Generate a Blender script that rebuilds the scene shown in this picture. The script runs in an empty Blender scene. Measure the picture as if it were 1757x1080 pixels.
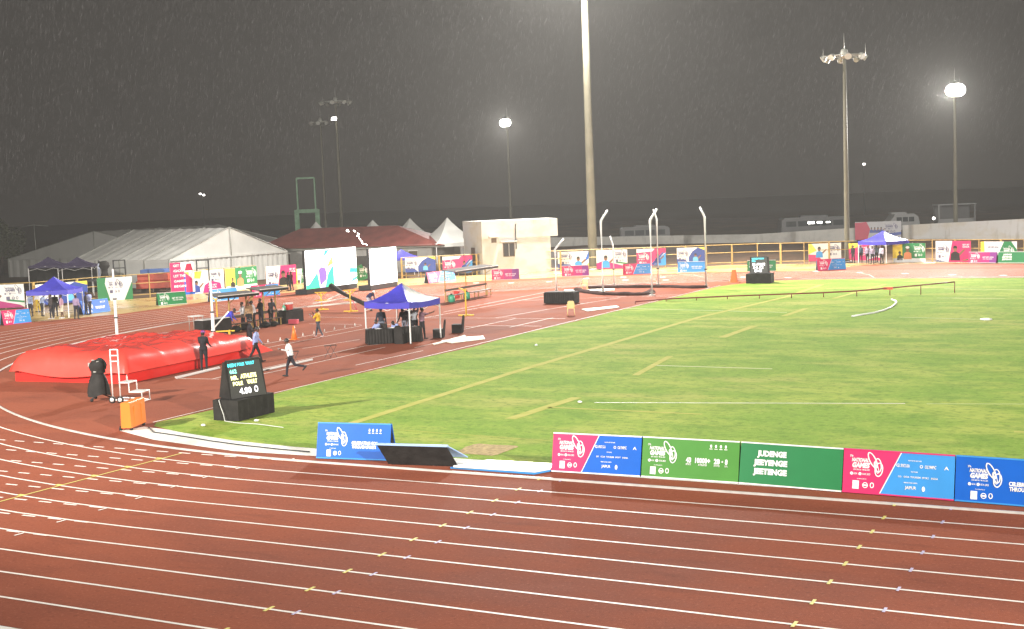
import bpy, bmesh, math, random
from mathutils import Vector as V, Matrix, noise
random.seed(7)
S = bpy.context.scene
COL = S.collection
R = math.radians
# ------------------------------------------------------------------ camera
CX, CY, CZ, YAW, PITCH, ROLL, FPX = 20.937, -28.429, 7.011, -0.47935, 0.08777, -0.03897, 2180.4
W0, H0 = 1757., 1080.
FW = V((math.sin(YAW)*math.cos(PITCH), math.cos(YAW)*math.cos(PITCH), -math.sin(PITCH)))
_r0 = V((math.cos(YAW), -math.sin(YAW), 0)); _u0 = _r0.cross(FW)
RT = _r0*math.cos(ROLL)+_u0*math.sin(ROLL); UP = -_r0*math.sin(ROLL)+_u0*math.cos(ROLL)
CP = V((CX, CY, CZ))
cd = bpy.data.cameras.new("camera"); cam = bpy.data.objects.new("camera", cd); COL.objects.link(cam)
m = Matrix((RT, UP, -FW)).transposed().to_4x4(); m.translation = CP
cam.matrix_world = m
cd.sensor_fit = 'HORIZONTAL'; cd.sensor_width = 36; cd.lens = 36*FPX/W0; cd.clip_end = 4000; cd.clip_start = .5
S.camera = cam
# ------------------------------------------------------------------ world, exposure (rainy night: black sky, floodlight masts give the light)
wd = bpy.data.worlds.new("World"); S.world = wd; wd.use_nodes = True
bg = wd.node_tree.nodes['Background']; bg.inputs[0].default_value = (.016, .0132, .0118, 1); bg.inputs[1].default_value = 1
S.view_settings.view_transform = 'Standard'; S.view_settings.look = 'None'; S.view_settings.exposure = .22; S.view_settings.gamma = 1
S.cycles.use_denoising = True; S.cycles.max_bounces = 6; S.cycles.volume_bounces = 0; S.cycles.sample_clamp_indirect = 4
S.cycles.transparent_max_bounces = 12
HAZE = .00055
LAMPS = dict(tall=260e3, east=115e3, west=140e3, stand=430e3)
# ------------------------------------------------------------------ measuring helpers: where a point of the photo stands in the place
def ray(px, py): return FW+RT*((px-W0/2)/FPX)-UP*((py-H0/2)/FPX)
def G(px, py, z=0.):
    d = ray(px, py); return CP+d*((z-CZ)/d.z)
def AT(px, py, dep): return CP+ray(px, py)*dep
def prj(p):
    q = p-CP; zc = q.dot(FW); return (W0/2+FPX*q.dot(RT)/zc, H0/2-FPX*q.dot(UP)/zc)
def zat(b, py):
    lo, hi = -5., 80.
    for _ in range(50):
        mm = (lo+hi)/2
        if prj(V((b.x, b.y, mm)))[1] > py: lo = mm
        else: hi = mm
    return lo
# ------------------------------------------------------------------ materials
M = {}
def mat(n, c, rough=.6, spec=.4, var=0, sc=1., bump=0, bsc=20., metal=0, em=0, coat=0, sheen=0, c2=None, rv=0, detail=5):
    if n in M: return M[n]
    a = bpy.data.materials.new(n); a.use_nodes = True; t = a.node_tree; b = t.nodes['Principled BSDF']
    b.inputs['Base Color'].default_value = (*c, 1); b.inputs['Roughness'].default_value = rough
    b.inputs['Specular IOR Level'].default_value = spec; b.inputs['Metallic'].default_value = metal
    b.inputs['Coat Weight'].default_value = coat; b.inputs['Coat Roughness'].default_value = .07
    if em: b.inputs['Emission Color'].default_value = (*c, 1); b.inputs['Emission Strength'].default_value = em
    L = t.links.new
    if var or bump or rv:
        g = t.nodes.new('ShaderNodeNewGeometry')
        x = t.nodes.new('ShaderNodeTexNoise'); x.inputs['Scale'].default_value = sc; x.inputs['Detail'].default_value = detail
        L(g.outputs['Position'], x.inputs['Vector'])
        if var or c2:
            r = t.nodes.new('ShaderNodeMix'); r.data_type = 'RGBA'
            cc = c2 or tuple(min(1, k*(1+var)) for k in c); c1 = c if c2 else tuple(k*(1-var) for k in c)
            r.inputs[6].default_value = (*c1, 1); r.inputs[7].default_value = (*cc, 1)
            rm = t.nodes.new('ShaderNodeMapRange'); rm.inputs[1].default_value = .3; rm.inputs[2].default_value = .7
            L(x.outputs['Fac'], rm.inputs[0]); L(rm.outputs[0], r.inputs[0]); L(r.outputs[2], b.inputs['Base Color'])
        if rv:
            q = t.nodes.new('ShaderNodeMapRange'); q.inputs[1].default_value = .3; q.inputs[2].default_value = .7
            q.inputs[3].default_value = rough-rv; q.inputs[4].default_value = rough+rv
            L(x.outputs['Fac'], q.inputs[0]); L(q.outputs[0], b.inputs['Roughness'])
        if bump:
            y = t.nodes.new('ShaderNodeTexNoise'); y.inputs['Scale'].default_value = bsc; y.inputs['Detail'].default_value = 4
            L(g.outputs['Position'], y.inputs['Vector'])
            bp = t.nodes.new('ShaderNodeBump'); bp.inputs['Strength'].default_value = 1; bp.inputs['Distance'].default_value = bump
            L(y.outputs['Fac'], bp.inputs['Height']); L(bp.outputs[0], b.inputs['Normal'])
    M[n] = a; return a
def layered(n, base, layers, rough, spec=.35, bump=0, bsc=40, rv=0):
    """base colour with several noise layers mixed in: (colour, scale xyz, lo, hi, amount)"""
    a = bpy.data.materials.new(n); a.use_nodes = True; t = a.node_tree; b = t.nodes['Principled BSDF']; L = t.links.new
    g = t.nodes.new('ShaderNodeNewGeometry'); cur = None
    for k, (c, sc, lo, hi, am) in enumerate(layers):
        mp = t.nodes.new('ShaderNodeMapping'); mp.inputs['Scale'].default_value = sc; mp.inputs['Location'].default_value = (k*7.3, k*3.1, 0)
        L(g.outputs['Position'], mp.inputs['Vector'])
        x = t.nodes.new('ShaderNodeTexNoise'); x.inputs['Scale'].default_value = 1; x.inputs['Detail'].default_value = 6; x.inputs['Roughness'].default_value = .6
        L(mp.outputs[0], x.inputs['Vector'])
        rm = t.nodes.new('ShaderNodeMapRange'); rm.interpolation_type = 'SMOOTHSTEP'
        for i, v in ((1, lo), (2, hi), (3, 0), (4, am)): rm.inputs[i].default_value = v
        L(x.outputs['Fac'], rm.inputs[0])
        r = t.nodes.new('ShaderNodeMix'); r.data_type = 'RGBA'
        if cur is None: r.inputs[6].default_value = (*base, 1)
        else: L(cur, r.inputs[6])
        r.inputs[7].default_value = (*c, 1); L(rm.outputs[0], r.inputs[0]); cur = r.outputs[2]
        if k == 0 and rv:
            q = t.nodes.new('ShaderNodeMapRange'); q.inputs[1].default_value = .35; q.inputs[2].default_value = .65
            q.inputs[3].default_value = rough+rv; q.inputs[4].default_value = rough-rv
            L(x.outputs['Fac'], q.inputs[0]); L(q.outputs[0], b.inputs['Roughness'])
    L(cur, b.inputs['Base Color'])
    if not rv: b.inputs['Roughness'].default_value = rough
    b.inputs['Specular IOR Level'].default_value = spec
    if bump:
        y = t.nodes.new('ShaderNodeTexNoise'); y.inputs['Scale'].default_value = bsc; y.inputs['Detail'].default_value = 3
        L(g.outputs['Position'], y.inputs['Vector'])
        bp = t.nodes.new('ShaderNodeBump'); bp.inputs['Distance'].default_value = bump
        L(y.outputs['Fac'], bp.inputs['Height']); L(bp.outputs[0], b.inputs['Normal'])
    M[n] = a; return a
layered('track_rubber', (.285, .082, .044), [((.23, .067, .038), (.22, .30, 1), .42, .6, .8), ((.27, .085, .05), (.9, 1.3, 1), .5, .75, .5),
        ((.42, .15, .09), (16, 16, 16), .52, .75, .6), ((.10, .032, .02), (11, 11, 11), .54, .75, .55), ((.16, .05, .03), (.5, 1.6, 1), .55, .75, .5)], .86, .05, .004, 60, .06)
layered('turf', (.205, .325, .044), [((.36, .41, .08), (.22, .34, 1), .42, .66, .9), ((.13, .25, .03), (.5, .9, 1), .45, .7, .75),
        ((.42, .40, .11), (.12, .26, 1), .52, .72, .85), ((.10, .19, .025), (3.2, 4.5, 5), .48, .7, .75), ((.36, .43, .09), (9, 13, 19), .5, .72, .6)], .9, .05, .03, 22)
layered('ochre_paving', (.50, .34, .12), [((.36, .23, .08), (.25, .25, 1), .4, .65, .8), ((.58, .42, .2), (1.5, 1.5, 1), .5, .75, .5)], .3, .5, .002, 8, .12)
layered('bare_ground', (.10, .06, .035), [((.16, .09, .05), (.2, .2, .2), .4, .65, .8), ((.05, .045, .025), (.6, .6, .6), .5, .7, .8)], .9, .2, .05, 3)
layered('pale_concrete', (.78, .76, .70), [((.6, .57, .5), (1.2, 1.2, 1.2), .45, .65, .7), ((.30, .28, .24), (4, 4, 4), .58, .72, .7)], .7, .3, .004, 15)
layered('old_plaster', (.50, .495, .475), [((.46, .42, .34), (.5, .5, .8), .45, .65, .7), ((.30, .27, .22), (1.6, 1.6, .25), .56, .74, .75), ((.2, .18, .15), (5, 5, 5), .64, .75, .6)], .85, .2, .004, 15)
layered('grey_wall', (.40, .39, .36), [((.28, .27, .25), (.4, .4, .6), .45, .65, .7), ((.2, .19, .17), (1.5, 1.5, .3), .56, .74, .7)], .85, .2, .004, 15)
mat('line_paint', (.84, .78, .70), .6, .4, .12, 6); mat('yellow_line', (.68, .6, .17), .6); mat('lilac_line', (.5, .45, .62), .6)
mat('kerb_white', (.50, .48, .44), .45, .5, .15, 3)
mat('turf_fade', (.36, .37, .07), .9, .05, .3, 1.5, c2=(.46, .43, .12)); mat('turf_white', (.60, .62, .34), .8, .2)
mat('soil', (.36, .27, .12), .9, .2, .35, 8, .02, 20)
for n, c in dict(pink=(.60, .03, .13), blue=(.006, .11, .50), sky=(.045, .27, .62), green=(.075, .25, .045), green2=(.02, .19, .06), white=(.74, .73, .70), magenta=(.42, .02, .16),
                 purple=(.22, .03, .22), yellow=(.80, .60, .06), navy=(.03, .06, .26), skin=(.20, .10, .06), skin2=(.10, .05, .032), black=(.018, .017, .017), orange_cloth=(.7, .25, .1), maroon=(.36, .02, .06),
                 ltext=(.8, .79, .76), grey=(.35, .35, .36), btext=(.10, .09, .16), cyan_cloth=(.12, .4, .62)).items():
    mat('print_'+n, c, .38, .4, .05, 2)
mat('black_cloth', (.022, .020, .018), .8, .25, .3, 3, .02, 7); mat('black_metal', (.02, .02, .02), .45, .5); mat('white_metal', (.74, .72, .68), .4, .5)
mat('ochre_paint', (.44, .29, .09), .5, .4, .15, 3); mat('yellow_paint', (.72, .45, .04), .5, .4); mat('galv', (.38, .38, .34), .5, .5, .2, 1, metal=.3)
mat('mast_paint', (.125, .115, .08), .7, .2, .18, .7); mat('blue_canopy', (.055, .05, .42), .42, .45, .12, 2, .015, 3); mat('dark_canopy', (.035, .025, .06), .6, .3, .15, 2)
mat('white_canvas', (.54, .535, .50), .6, .3, .08, .5, .02, 1.3); mat('grey_canvas', (.56, .55, .51), .6, .3, .12, .5, .02, 1.3)
mat('red_vinyl', (.88, .065, .045), .26, .5, .1, 1.2, .006, 1.1, coat=.8); mat('red_base', (.72, .022, .016), .4, .4, .1, 1); mat('red_roof', (.20, .05, .04), .7, .2, .25, .8, .01, 6)
mat('orange_plastic', (.80, .20, .03), .4, .45); mat('rubber', (.02, .02, .02), .7); mat('dark_red', (.16, .02, .012), .5); mat('red_plate', (.62, .09, .05), .5)
mat('window_dark', (.03, .03, .035), .2, .5); mat('door_brown', (.10, .07, .05), .6); mat('bus_grey', (.055, .055, .055), .4); mat('bus_white', (.2, .2, .195), .4); mat('vehicle_glass', (.02, .025, .03), .08, .6)
mat('lamp_glow', (1, .98, .93), .5, em=26); mat('lamp_small', (1, .95, .88), .5, em=9); mat('lamp_off', (.5, .5, .45), .3); mat('lamp_red', (1, .12, .05), .5, em=5)
mat('screen_white', (1, .99, .97), .4, em=2.4); mat('screen_green', (.05, .72, .32), .4, em=.9); mat('screen_purple', (.20, .12, .62), .4, em=.9); mat('screen_orange', (.75, .38, .12), .4, em=.9); mat('screen_teal', (.02, .5, .45), .4, em=.9)
mat('screen_lilac', (.6, .65, .95), .4, em=.9)
mat('led_panel', (.062, .060, .055), .4, .4); mat('led_cyan', (.08, .80, .92), .4, em=1.3); mat('led_green', (.25, .9, .65), .4, em=1.2); mat('led_yellow', (1, 1, .42), .4, em=1.5); mat('led_white', (1, .97, 1), .4, em=2)
mat('net_dark', (.05, .022, .018), .9, .1, .3, 6, .05, 12); mat('pale_mat', (.74, .70, .56), .5, .4, .1, 3); mat('blue_back', (.35, .5, .75), .4)
mat('bottle_green', (.05, .35, .2), .3, .5); mat('cool_red', (.6, .05, .04), .4); mat('pink_plastic', (.7, .12, .16), .4); mat('steel_green', (.16, .30, .18), .6, .3, .2, 2)
mat('leaf', (.055, .06, .022), .6, .2, .4, 1.5); mat('bark', (.10, .07, .05), .9); mat('cone_white', (.7, .68, .62), .5); mat('blue_tarp', (.06, .12, .32), .5); mat('red_tarp', (.5, .07, .035), .5, .4, .2, 2)
# ------------------------------------------------------------------ mesh builder
class MB:
    def __init__(s): s.v = []; s.f = []; s.m = []; s.mats = []; s.sm = []
    def mi(s, n):
        if n not in s.mats: s.mats.append(n)
        return s.mats.index(n)
    def add(s, vs, fs, mt, smooth=False):
        o = len(s.v); s.v += [V(q) for q in vs]; k = s.mi(mt)
        for f in fs: s.f.append([o+i for i in f]); s.m.append(k); s.sm.append(smooth)
        return s
    def box(s, c, d, mt, rz=0, bev=0, rot=None):
        c = V(c); x, y, z = (k/2 for k in d); ro = rot or Matrix.Rotation(rz, 3, 'Z')
        if bev:
            bm = bmesh.new(); bmesh.ops.create_cube(bm, size=1); bmesh.ops.scale(bm, vec=d, verts=bm.verts)
            bmesh.ops.bevel(bm, geom=bm.edges[:], offset=bev, segments=2, affect='EDGES', profile=.5)
            bm.verts.ensure_lookup_table(); bm.verts.index_update()
            s.add([c+ro@v.co for v in bm.verts], [[v.index for v in f.verts] for f in bm.faces], mt); bm.free(); return s
        p = [c+ro@V((a, b, e)) for a in (-x, x) for b in (-y, y) for e in (-z, z)]
        return s.add(p, [(0, 1, 3, 2), (4, 6, 7, 5), (0, 4, 5, 1), (2, 3, 7, 6), (0, 2, 6, 4), (1, 5, 7, 3)], mt)
    def tube(s, pts, r, mt, n=8, closed=False, cap=True):
        pts = [V(q) for q in pts]; N = len(pts); rr = r if isinstance(r, (list, tuple)) else [r]*N
        vs = []; fs = []
        for i, q in enumerate(pts):
            a = pts[max(i-1, 0)]; b = pts[min(i+1, N-1)]
            if closed: a = pts[(i-1) % N]; b = pts[(i+1) % N]
            t = (b-a).normalized(); u = t.cross(V((0, 0, 1)))
            if u.length < .02: u = t.cross(V((0, 1, 0)))
            u.normalize(); w = u.cross(t)
            for k in range(n):
                an = 2*math.pi*k/n; vs.append(q+(u*math.cos(an)+w*math.sin(an))*rr[i])
        for i in range(N if closed else N-1):
            for k in range(n):
                j = (i+1) % N; fs.append((i*n+k, i*n+(k+1) % n, j*n+(k+1) % n, j*n+k))
        if cap and not closed: fs.append(tuple(range(n-1, -1, -1))); fs.append(tuple((N-1)*n+k for k in range(n)))
        return s.add(vs, fs, mt, n > 5)
    def lathe(s, prof, mt, n=14, c=(0, 0, 0)):
        c = V(c); vs = []; fs = []
        for r, z in prof:
            for k in range(n): a = 2*math.pi*k/n; vs.append(c+V((r*math.cos(a), r*math.sin(a), z)))
        for i in range(len(prof)-1):
            for k in range(n): fs.append((i*n+k, i*n+(k+1) % n, (i+1)*n+(k+1) % n, (i+1)*n+k))
        fs.append(tuple(range(n-1, -1, -1))); fs.append(tuple((len(prof)-1)*n+k for k in range(n)))
        return s.add(vs, fs, mt, True)
    def ball(s, c, r, mt, sc=(1, 1, 1), n=10, m=7):
        c = V(c); vs = [c+V((0, 0, r*sc[2]))]; fs = []
        for i in range(1, m):
            t = math.pi*i/m
            for k in range(n): a = 2*math.pi*k/n; vs.append(c+V((r*sc[0]*math.sin(t)*math.cos(a), r*sc[1]*math.sin(t)*math.sin(a), r*sc[2]*math.cos(t))))
        vs.append(c-V((0, 0, r*sc[2])))
        for k in range(n): fs.append((0, 1+k, 1+(k+1) % n)); fs.append((len(vs)-1, 1+(m-2)*n+(k+1) % n, 1+(m-2)*n+k))
        for i in range(m-2):
            for k in range(n): fs.append((1+i*n+k, 1+(i+1)*n+k, 1+(i+1)*n+(k+1) % n, 1+i*n+(k+1) % n))
        return s.add(vs, fs, mt, True)
    def prism(s, poly, h, mt, f=None):
        """poly: list of (u,v); f maps (u,v,w)->point; extruded from w=0 to w=h"""
        f = f or (lambda u, v, w: V((u, v, w))); n = len(poly)
        vs = [f(u, v, 0) for u, v in poly]+[f(u, v, h) for u, v in poly]
        return s.add(vs, [tuple(range(n-1, -1, -1)), tuple(range(n, 2*n))]+[(i, (i+1) % n, n+(i+1) % n, n+i) for i in range(n)], mt)
    def poly(s, pts, mt): return s.add(pts, [tuple(range(len(pts)))], mt)
    def build(s, name, parent=None, loc=None):
        me = bpy.data.meshes.new(name); me.from_pydata([tuple(q) for q in s.v], [], s.f)
        for n in s.mats: me.materials.append(M[n])
        me.polygons.foreach_set('material_index', s.m); me.polygons.foreach_set('use_smooth', s.sm); me.update()
        o = bpy.data.objects.new(name, me); COL.objects.link(o)
        if parent: o.parent = parent
        if loc: o.location = loc
        return o
def tag(o, label=None, cat=None, group=None, kind=None):
    for k, v in (('label', label), ('category', cat), ('group', group), ('kind', kind)):
        if v: o[k] = v
    return o
def thing(name, label, cat, loc=(0, 0, 0), rz=0, group=None):
    o = bpy.data.objects.new(name, None); COL.objects.link(o); o.location = loc; o.rotation_euler = (0, 0, rz); o.empty_display_size = .2
    return tag(o, label, cat, group)
def dup(root, loc=None, rz=None, label=None):
    r = root.copy(); COL.objects.link(r)
    if loc is not None: r.location = loc
    if rz is not None: r.rotation_euler = (0, 0, rz)
    if label: r['label'] = label
    for ch in list(root.children):
        c = ch.copy(); COL.objects.link(c); c.parent = r
        for g in ch.children:
            d = g.copy(); COL.objects.link(d); d.parent = c
    return r
_txt = {}
def textmesh(t, off=.022):
    key = (t, off)
    if key not in _txt:
        cu = bpy.data.curves.new('t', 'FONT'); cu.body = t; cu.align_x = 'CENTER'; cu.align_y = 'CENTER'; cu.offset = off; cu.resolution_u = 2; cu.size = 1
        o = bpy.data.objects.new('t', cu); COL.objects.link(o); dg = bpy.context.evaluated_depsgraph_get(); dg.update()
        me = bpy.data.meshes.new_from_object(o.evaluated_get(dg)); vs = [v.co.copy() for v in me.vertices]; fs = [tuple(p.vertices) for p in me.polygons]
        bpy.data.objects.remove(o); bpy.data.curves.remove(cu); bpy.data.meshes.remove(me)
        xs = [v.x for v in vs]; ys = [v.y for v in vs]; cx, cy = (min(xs)+max(xs))/2, (min(ys)+max(ys))/2
        _txt[key] = ([(v.x-cx, v.y-cy) for v in vs], fs, max(xs)-min(xs), max(ys)-min(ys))
    return _txt[key]
def text(mb, f, t, u, v, w, h, mt, lay=2, slant=0, bold=.022):
    """lettering t, centred at (u,v), w wide and h high, on the surface f"""
    vs, fs, tw, th = textmesh(t, bold)
    mb.add([f(u+x*w/tw+y*h/th*slant, v+y*h/th, LAY*lay) for x, y in vs], fs, mt)
LAY = .004
# ------------------------------------------------------------------ the ground
TR = 36.5
def track_curve(off, xr=84., n=72):
    """the line 'off' metres outside the kerb: near straight, left bend, far straight"""
    r = TR+off; p = [V((xr-(xr)*k/12, -off, 0)) for k in range(12)]
    for k in range(n+1):
        a = -math.pi/2-math.pi*k/n; p.append(V((r*math.cos(a), TR+r*math.sin(a), 0)))
    return p+[V((xr*(k+1)/12, TR*2+off, 0)) for k in range(12)]
def strip(mb, pts, w, z, mt):
    N = len(pts); vs = []
    for i, q in enumerate(pts):
        t = (pts[min(i+1, N-1)]-pts[max(i-1, 0)]); t.z = 0; t.normalize(); nn = V((-t.y, t.x, 0))*w/2
        vs += [V((q.x, q.y, z))+nn, V((q.x, q.y, z))-nn]
    mb.add(vs, [(2*i, 2*i+1, 2*i+3, 2*i+2) for i in range(N-1)], mt)
def sheet(name, pts, z, mt):
    return tag(MB().poly([V((p[0], p[1], z)) for p in pts], mt).build(name), kind='structure')
sheet('ground', [(-1500, -400), (1500, -400), (1500, 2200), (-1500, 2200)], -.06, 'bare_ground')
FEN = [(0, 533), (60, 528), (110, 524), (170, 517), (230, 513), (300, 507), (380, 500), (440, 493), (520, 486), (700, 478), (850, 470), (946, 466), (1213, 457), (1250, 455), (1380, 453), (1457, 450), (1530, 450), (1600, 450), (1757, 451)]
def fy(px):
    for (a, b), (c, d) in zip(FEN, FEN[1:]):
        if a <= px <= c: return b+(d-b)*(px-a)/(c-a)
    return FEN[-1][1] if px > 0 else FEN[0][1]
fence_line = [V((-62.3, 38, 0))]+[G(*q) for q in FEN if q[0] not in (1457, 1530)]+[V((30, 90, 0))]
sheet('pavement', [(p.x, p.y) for p in fence_line]+[(30, 78), (0, 60), (-40, 30), (-52, -14), (-66, -14), (-66, 38)], -.012, 'ochre_paving')
trk = [(84, -13.4), (-50.5, -13.4), (-50.5, 33)]+[(G(a, b).x, G(a, b).y) for a, b in ((54, 553), (200, 540), (300, 526), (400, 511), (520, 500), (700, 490), (850, 481), (1000, 474), (1250, 467), (1400, 465), (1482, 455), (1600, 452), (1757, 453))]+[(30, 90), (84, 90)]
sheet('running_track', trk, 0, 'track_rubber')
sheet('concrete_walkway', [(84, -13.4), (-50.5, -13.4), (-50.5, -16.5), (84, -16.5)], -.004, 'pale_concrete')
# infield turf
gp = [(84, 1.65), (0, 1.65), (-2.3, 1.75), (-4.8, 2.05), (-7.6, 2.75), (-9.3, 3.4), (-9.75, 4.0)]
for k in range(1, 15): gp.append((-9.7+.45*noise.noise(V((k*.7, 0, 0))), 4+k*4.35))
gp += [(-9.2, 66.6), (-7.6, 70.4), (-4, 71.6), (0, 72.2), (84, 72.2)]
sheet('grass_field', gp, .012, 'turf')
# worn concrete edging between kerb and turf
eb = MB(); ins = [(-9.9, 2.42), (-7.5, 1.45), (-3.65, .68), (-1.2, .76), (4, .88), (84, .88)]; outs = [(-9.6, 3.25), (-7.6, 2.9), (-4.8, 2.15), (-2.3, 1.85), (4, 1.75), (84, 1.75)]
for i in range(5): eb.poly([V((*ins[i], .006)), V((*ins[i+1], .006)), V((*outs[i+1], .006)), V((*outs[i], .006))], 'pale_concrete')
tag(eb.build('concrete_edging'), kind='structure')
# kerb
kb = MB(); kp = track_curve(.0, n=120)
for a, b in zip(kp, kp[1:]):
    t = (b-a).normalized(); nn = V((-t.y, t.x, 0))*.03; z = V((0, 0, .05))
    kb.add([a+nn, a-nn, b-nn, b+nn, a+nn*.8+z, a-nn*.8+z, b-nn*.8+z, b+nn*.8+z], [(4, 5, 6, 7), (0, 4, 7, 3), (1, 2, 6, 5)], 'kerb_white')
tag(kb.build('track_kerb'), kind='structure')
# lane lines
lm = MB()
for k in range(1, 9): strip(lm, track_curve(1.22*k), .07, .004, 'line_paint')
for k in (9, 10): strip(lm, [V((84, -1.22*k, 0)), V((-50, -1.22*k, 0))], .07, .004, 'line_paint')
ENDS = [(500, 789), (410, 804), (354, 819), (299, 835.5), (239, 855), (176, 874.6), (105, 895), (33, 917.5)]
for k in range(0, 8):
    xe = G(*ENDS[k]).x+1.2; x = xe-.85*17
    while x < xe:
        if TR-math.sqrt(max(0, (TR+1.22*k)**2-x*x))+1.22*k > -.5 or k: lm.box((x, -1.22*k-.0, .0065), (.42, .06, .004), 'line_paint')
        x += .86
strip(lm, [V((-5.0, -.05, 0)), V((-5.35, -9.7, 0))], .06, .009, 'yellow_line')
for k in range(1, 9): lm.box((-5.1-.035*k, -1.22*k+.36, .011), (.22, .12, .004), 'yellow_line')
for hx, d in ((6.78, .6), (15.55, 1.2)):
    for k in range(0, 11):
        lm.box((hx, -1.22*k+.0, .011), (.06, .28, .004), 'yellow_line')
        lm.box((hx+d, -1.22*k, .011), (.05, .24, .004), 'lilac_line')
for px, py in ENDS: q = G(px, py); lm.box((q.x, q.y, .011), (.05, .24, .004), 'line_paint', -.1)
for px, py in ((1070, 476), (1073, 481), (877, 486), (942, 484), (1137, 476), (1142, 481), (1275, 476), (1352, 477), (1428, 478), (1475, 468), (1553, 470), (1634, 472), (1721, 473), (1400, 466), (1006, 478), (817, 486)):
    q = G(px, py); lm.box((q.x, q.y, .011), (.5, .5, .004), 'line_paint', .6)
def pxline(mb, pts, w, z, mt):
    P = [G(*q) for q in pts]; D = []
    for a, b in zip(P, P[1:]):
        n = max(1, int((b-a).length/2)); D += [a.lerp(b, k/n) for k in range(n)]
    strip(mb, D+[P[-1]], w, z, mt)
RUN = [[(447, 592), (621, 559)], [(443, 600), (623, 565), (760, 540)], [(519, 598.5), (617, 583)], [(445, 634), (626, 594), (661, 590)], [(447, 643), (563, 618), (661, 596)],
       [(610, 627), (726, 602)], [(711, 597), (754, 587.6)], [(760, 536), (940, 501)], [(748, 542), (830, 527), (936, 508)], [(530, 544), (620, 546), (850, 546), (1064, 511)],
       [(530, 556), (620, 557)], [(794, 562), (829, 559), (930, 560)], [(793, 566), (829, 558.5), (885, 547), (970, 547)], [(850, 546), (885, 546)], [(1005, 549), (1100, 530)], [(874.6, 562), (949, 545.5)],
       [(363, 651), (392, 644)], [(302, 649.5), (315, 650), (376, 651)], [(900, 516), (1180, 505)], [(1100, 510), (1200, 507)], [(600, 520), (520, 527)], [(1530, 459), (1720, 458)], [(1440, 466), (1470, 468), (1492, 472), (1502, 478)], [(1165, 471), (1190, 472), (1207, 476)]]
for q in RUN: pxline(lm, q, .055, .004, 'line_paint')
strip(lm, track_curve(-.55)[60:], .07, .0045, 'line_paint')
strip(lm, [V((-9.9, y*2., 0)) for y in range(2, 34)], .06, .014, 'line_paint')
tag(lm.build('lane_markings'), kind='structure')
pm = MB()
for pts, w, mt in [([(605, 727), (880, 640), (1200, 545), (1350, 510), (1410, 489)], .38, 'turf_fade'), ([(875, 720), (990, 683)], .42, 'turf_fade'), ([(940, 700), (1205, 712)], .16, 'turf_fade'),
                   ([(1090, 645), (1150, 612)], .3, 'turf_fade'), ([(1125, 628), (1325, 634)], .12, 'turf_white'), ([(1238, 580), (1295, 560)], .42, 'turf_fade'), ([(1345, 543), (1383, 530)], .36, 'turf_fade'),
                   ([(1020, 692), (1553, 693.5)], .06, 'line_paint'), ([(1590, 694), (1757, 694.5)], .05, 'turf_white'), ([(1075, 530), (1350, 537)], .12, 'turf_white'), ([(1740, 742), (1800, 744)], .2, 'turf_fade'),
                   ([(1543, 545), (1692, 549)], .1, 'turf_white'), ([(1607, 512), (1725, 513)], .1, 'turf_white'), ([(1462, 543), (1500, 537), (1522, 531), (1535, 524), (1538, 519), (1535, 515.5), (1530, 514)], .16, 'turf_white'),
                   ([(1430, 513), (1520, 488)], .3, 'turf_fade'), ([(660, 737), (945, 758)], .05, 'turf_fade'), ([(467, 688), (640, 668)], .05, 'turf_fade'), ([(1620, 496), (1757, 498)], .1, 'turf_white'), ([(1280, 516), (1450, 518)], .12, 'turf_fade')]:
    pxline(pm, pts, w, .018, mt)
tag(pm.build('pitch_markings'), kind='structure')
sl = MB(); n = 14
pts = []
for k in range(28):
    a = 2*math.pi*k/28; u, v = math.cos(a), math.sin(a); e = max(abs(u), abs(v)); rr = 1/e*(1+.12*noise.noise(V((u*2, v*2, 1))))
    pts.append(V((3.6+u*rr*.72, 2.95+v*rr*.72, .02)))
sl.poly(pts, 'soil'); tag(sl.build('bare_soil'), kind='structure')
# low bank behind the far fence, and the raised ground beyond
bk = MB(); base = [(-140, 96), (-60, 96), (-40, 98), (-18, 97), (-4, 101), (12, 96), (60, 92)]; top = [(-140, 117), (-60, 116), (-44, 115.2), (-21, 112.8), (-5, 112.2), (8, 107.4), (60, 92.5)]
for i in range(6): bk.poly([V((*base[i], -.05)), V((*base[i+1], -.05)), V((*top[i+1], 1.55)), V((*top[i], 1.55))], 'bare_ground'); bk.poly([V((*top[i], 1.55)), V((*top[i+1], 1.55)), V((top[i+1][0]+20, top[i+1][1]+90, 2.4)), V((top[i][0], top[i][1]+90, 2.4))], 'bare_ground')
tag(bk.build('earth_bank'), kind='structure')
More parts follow.
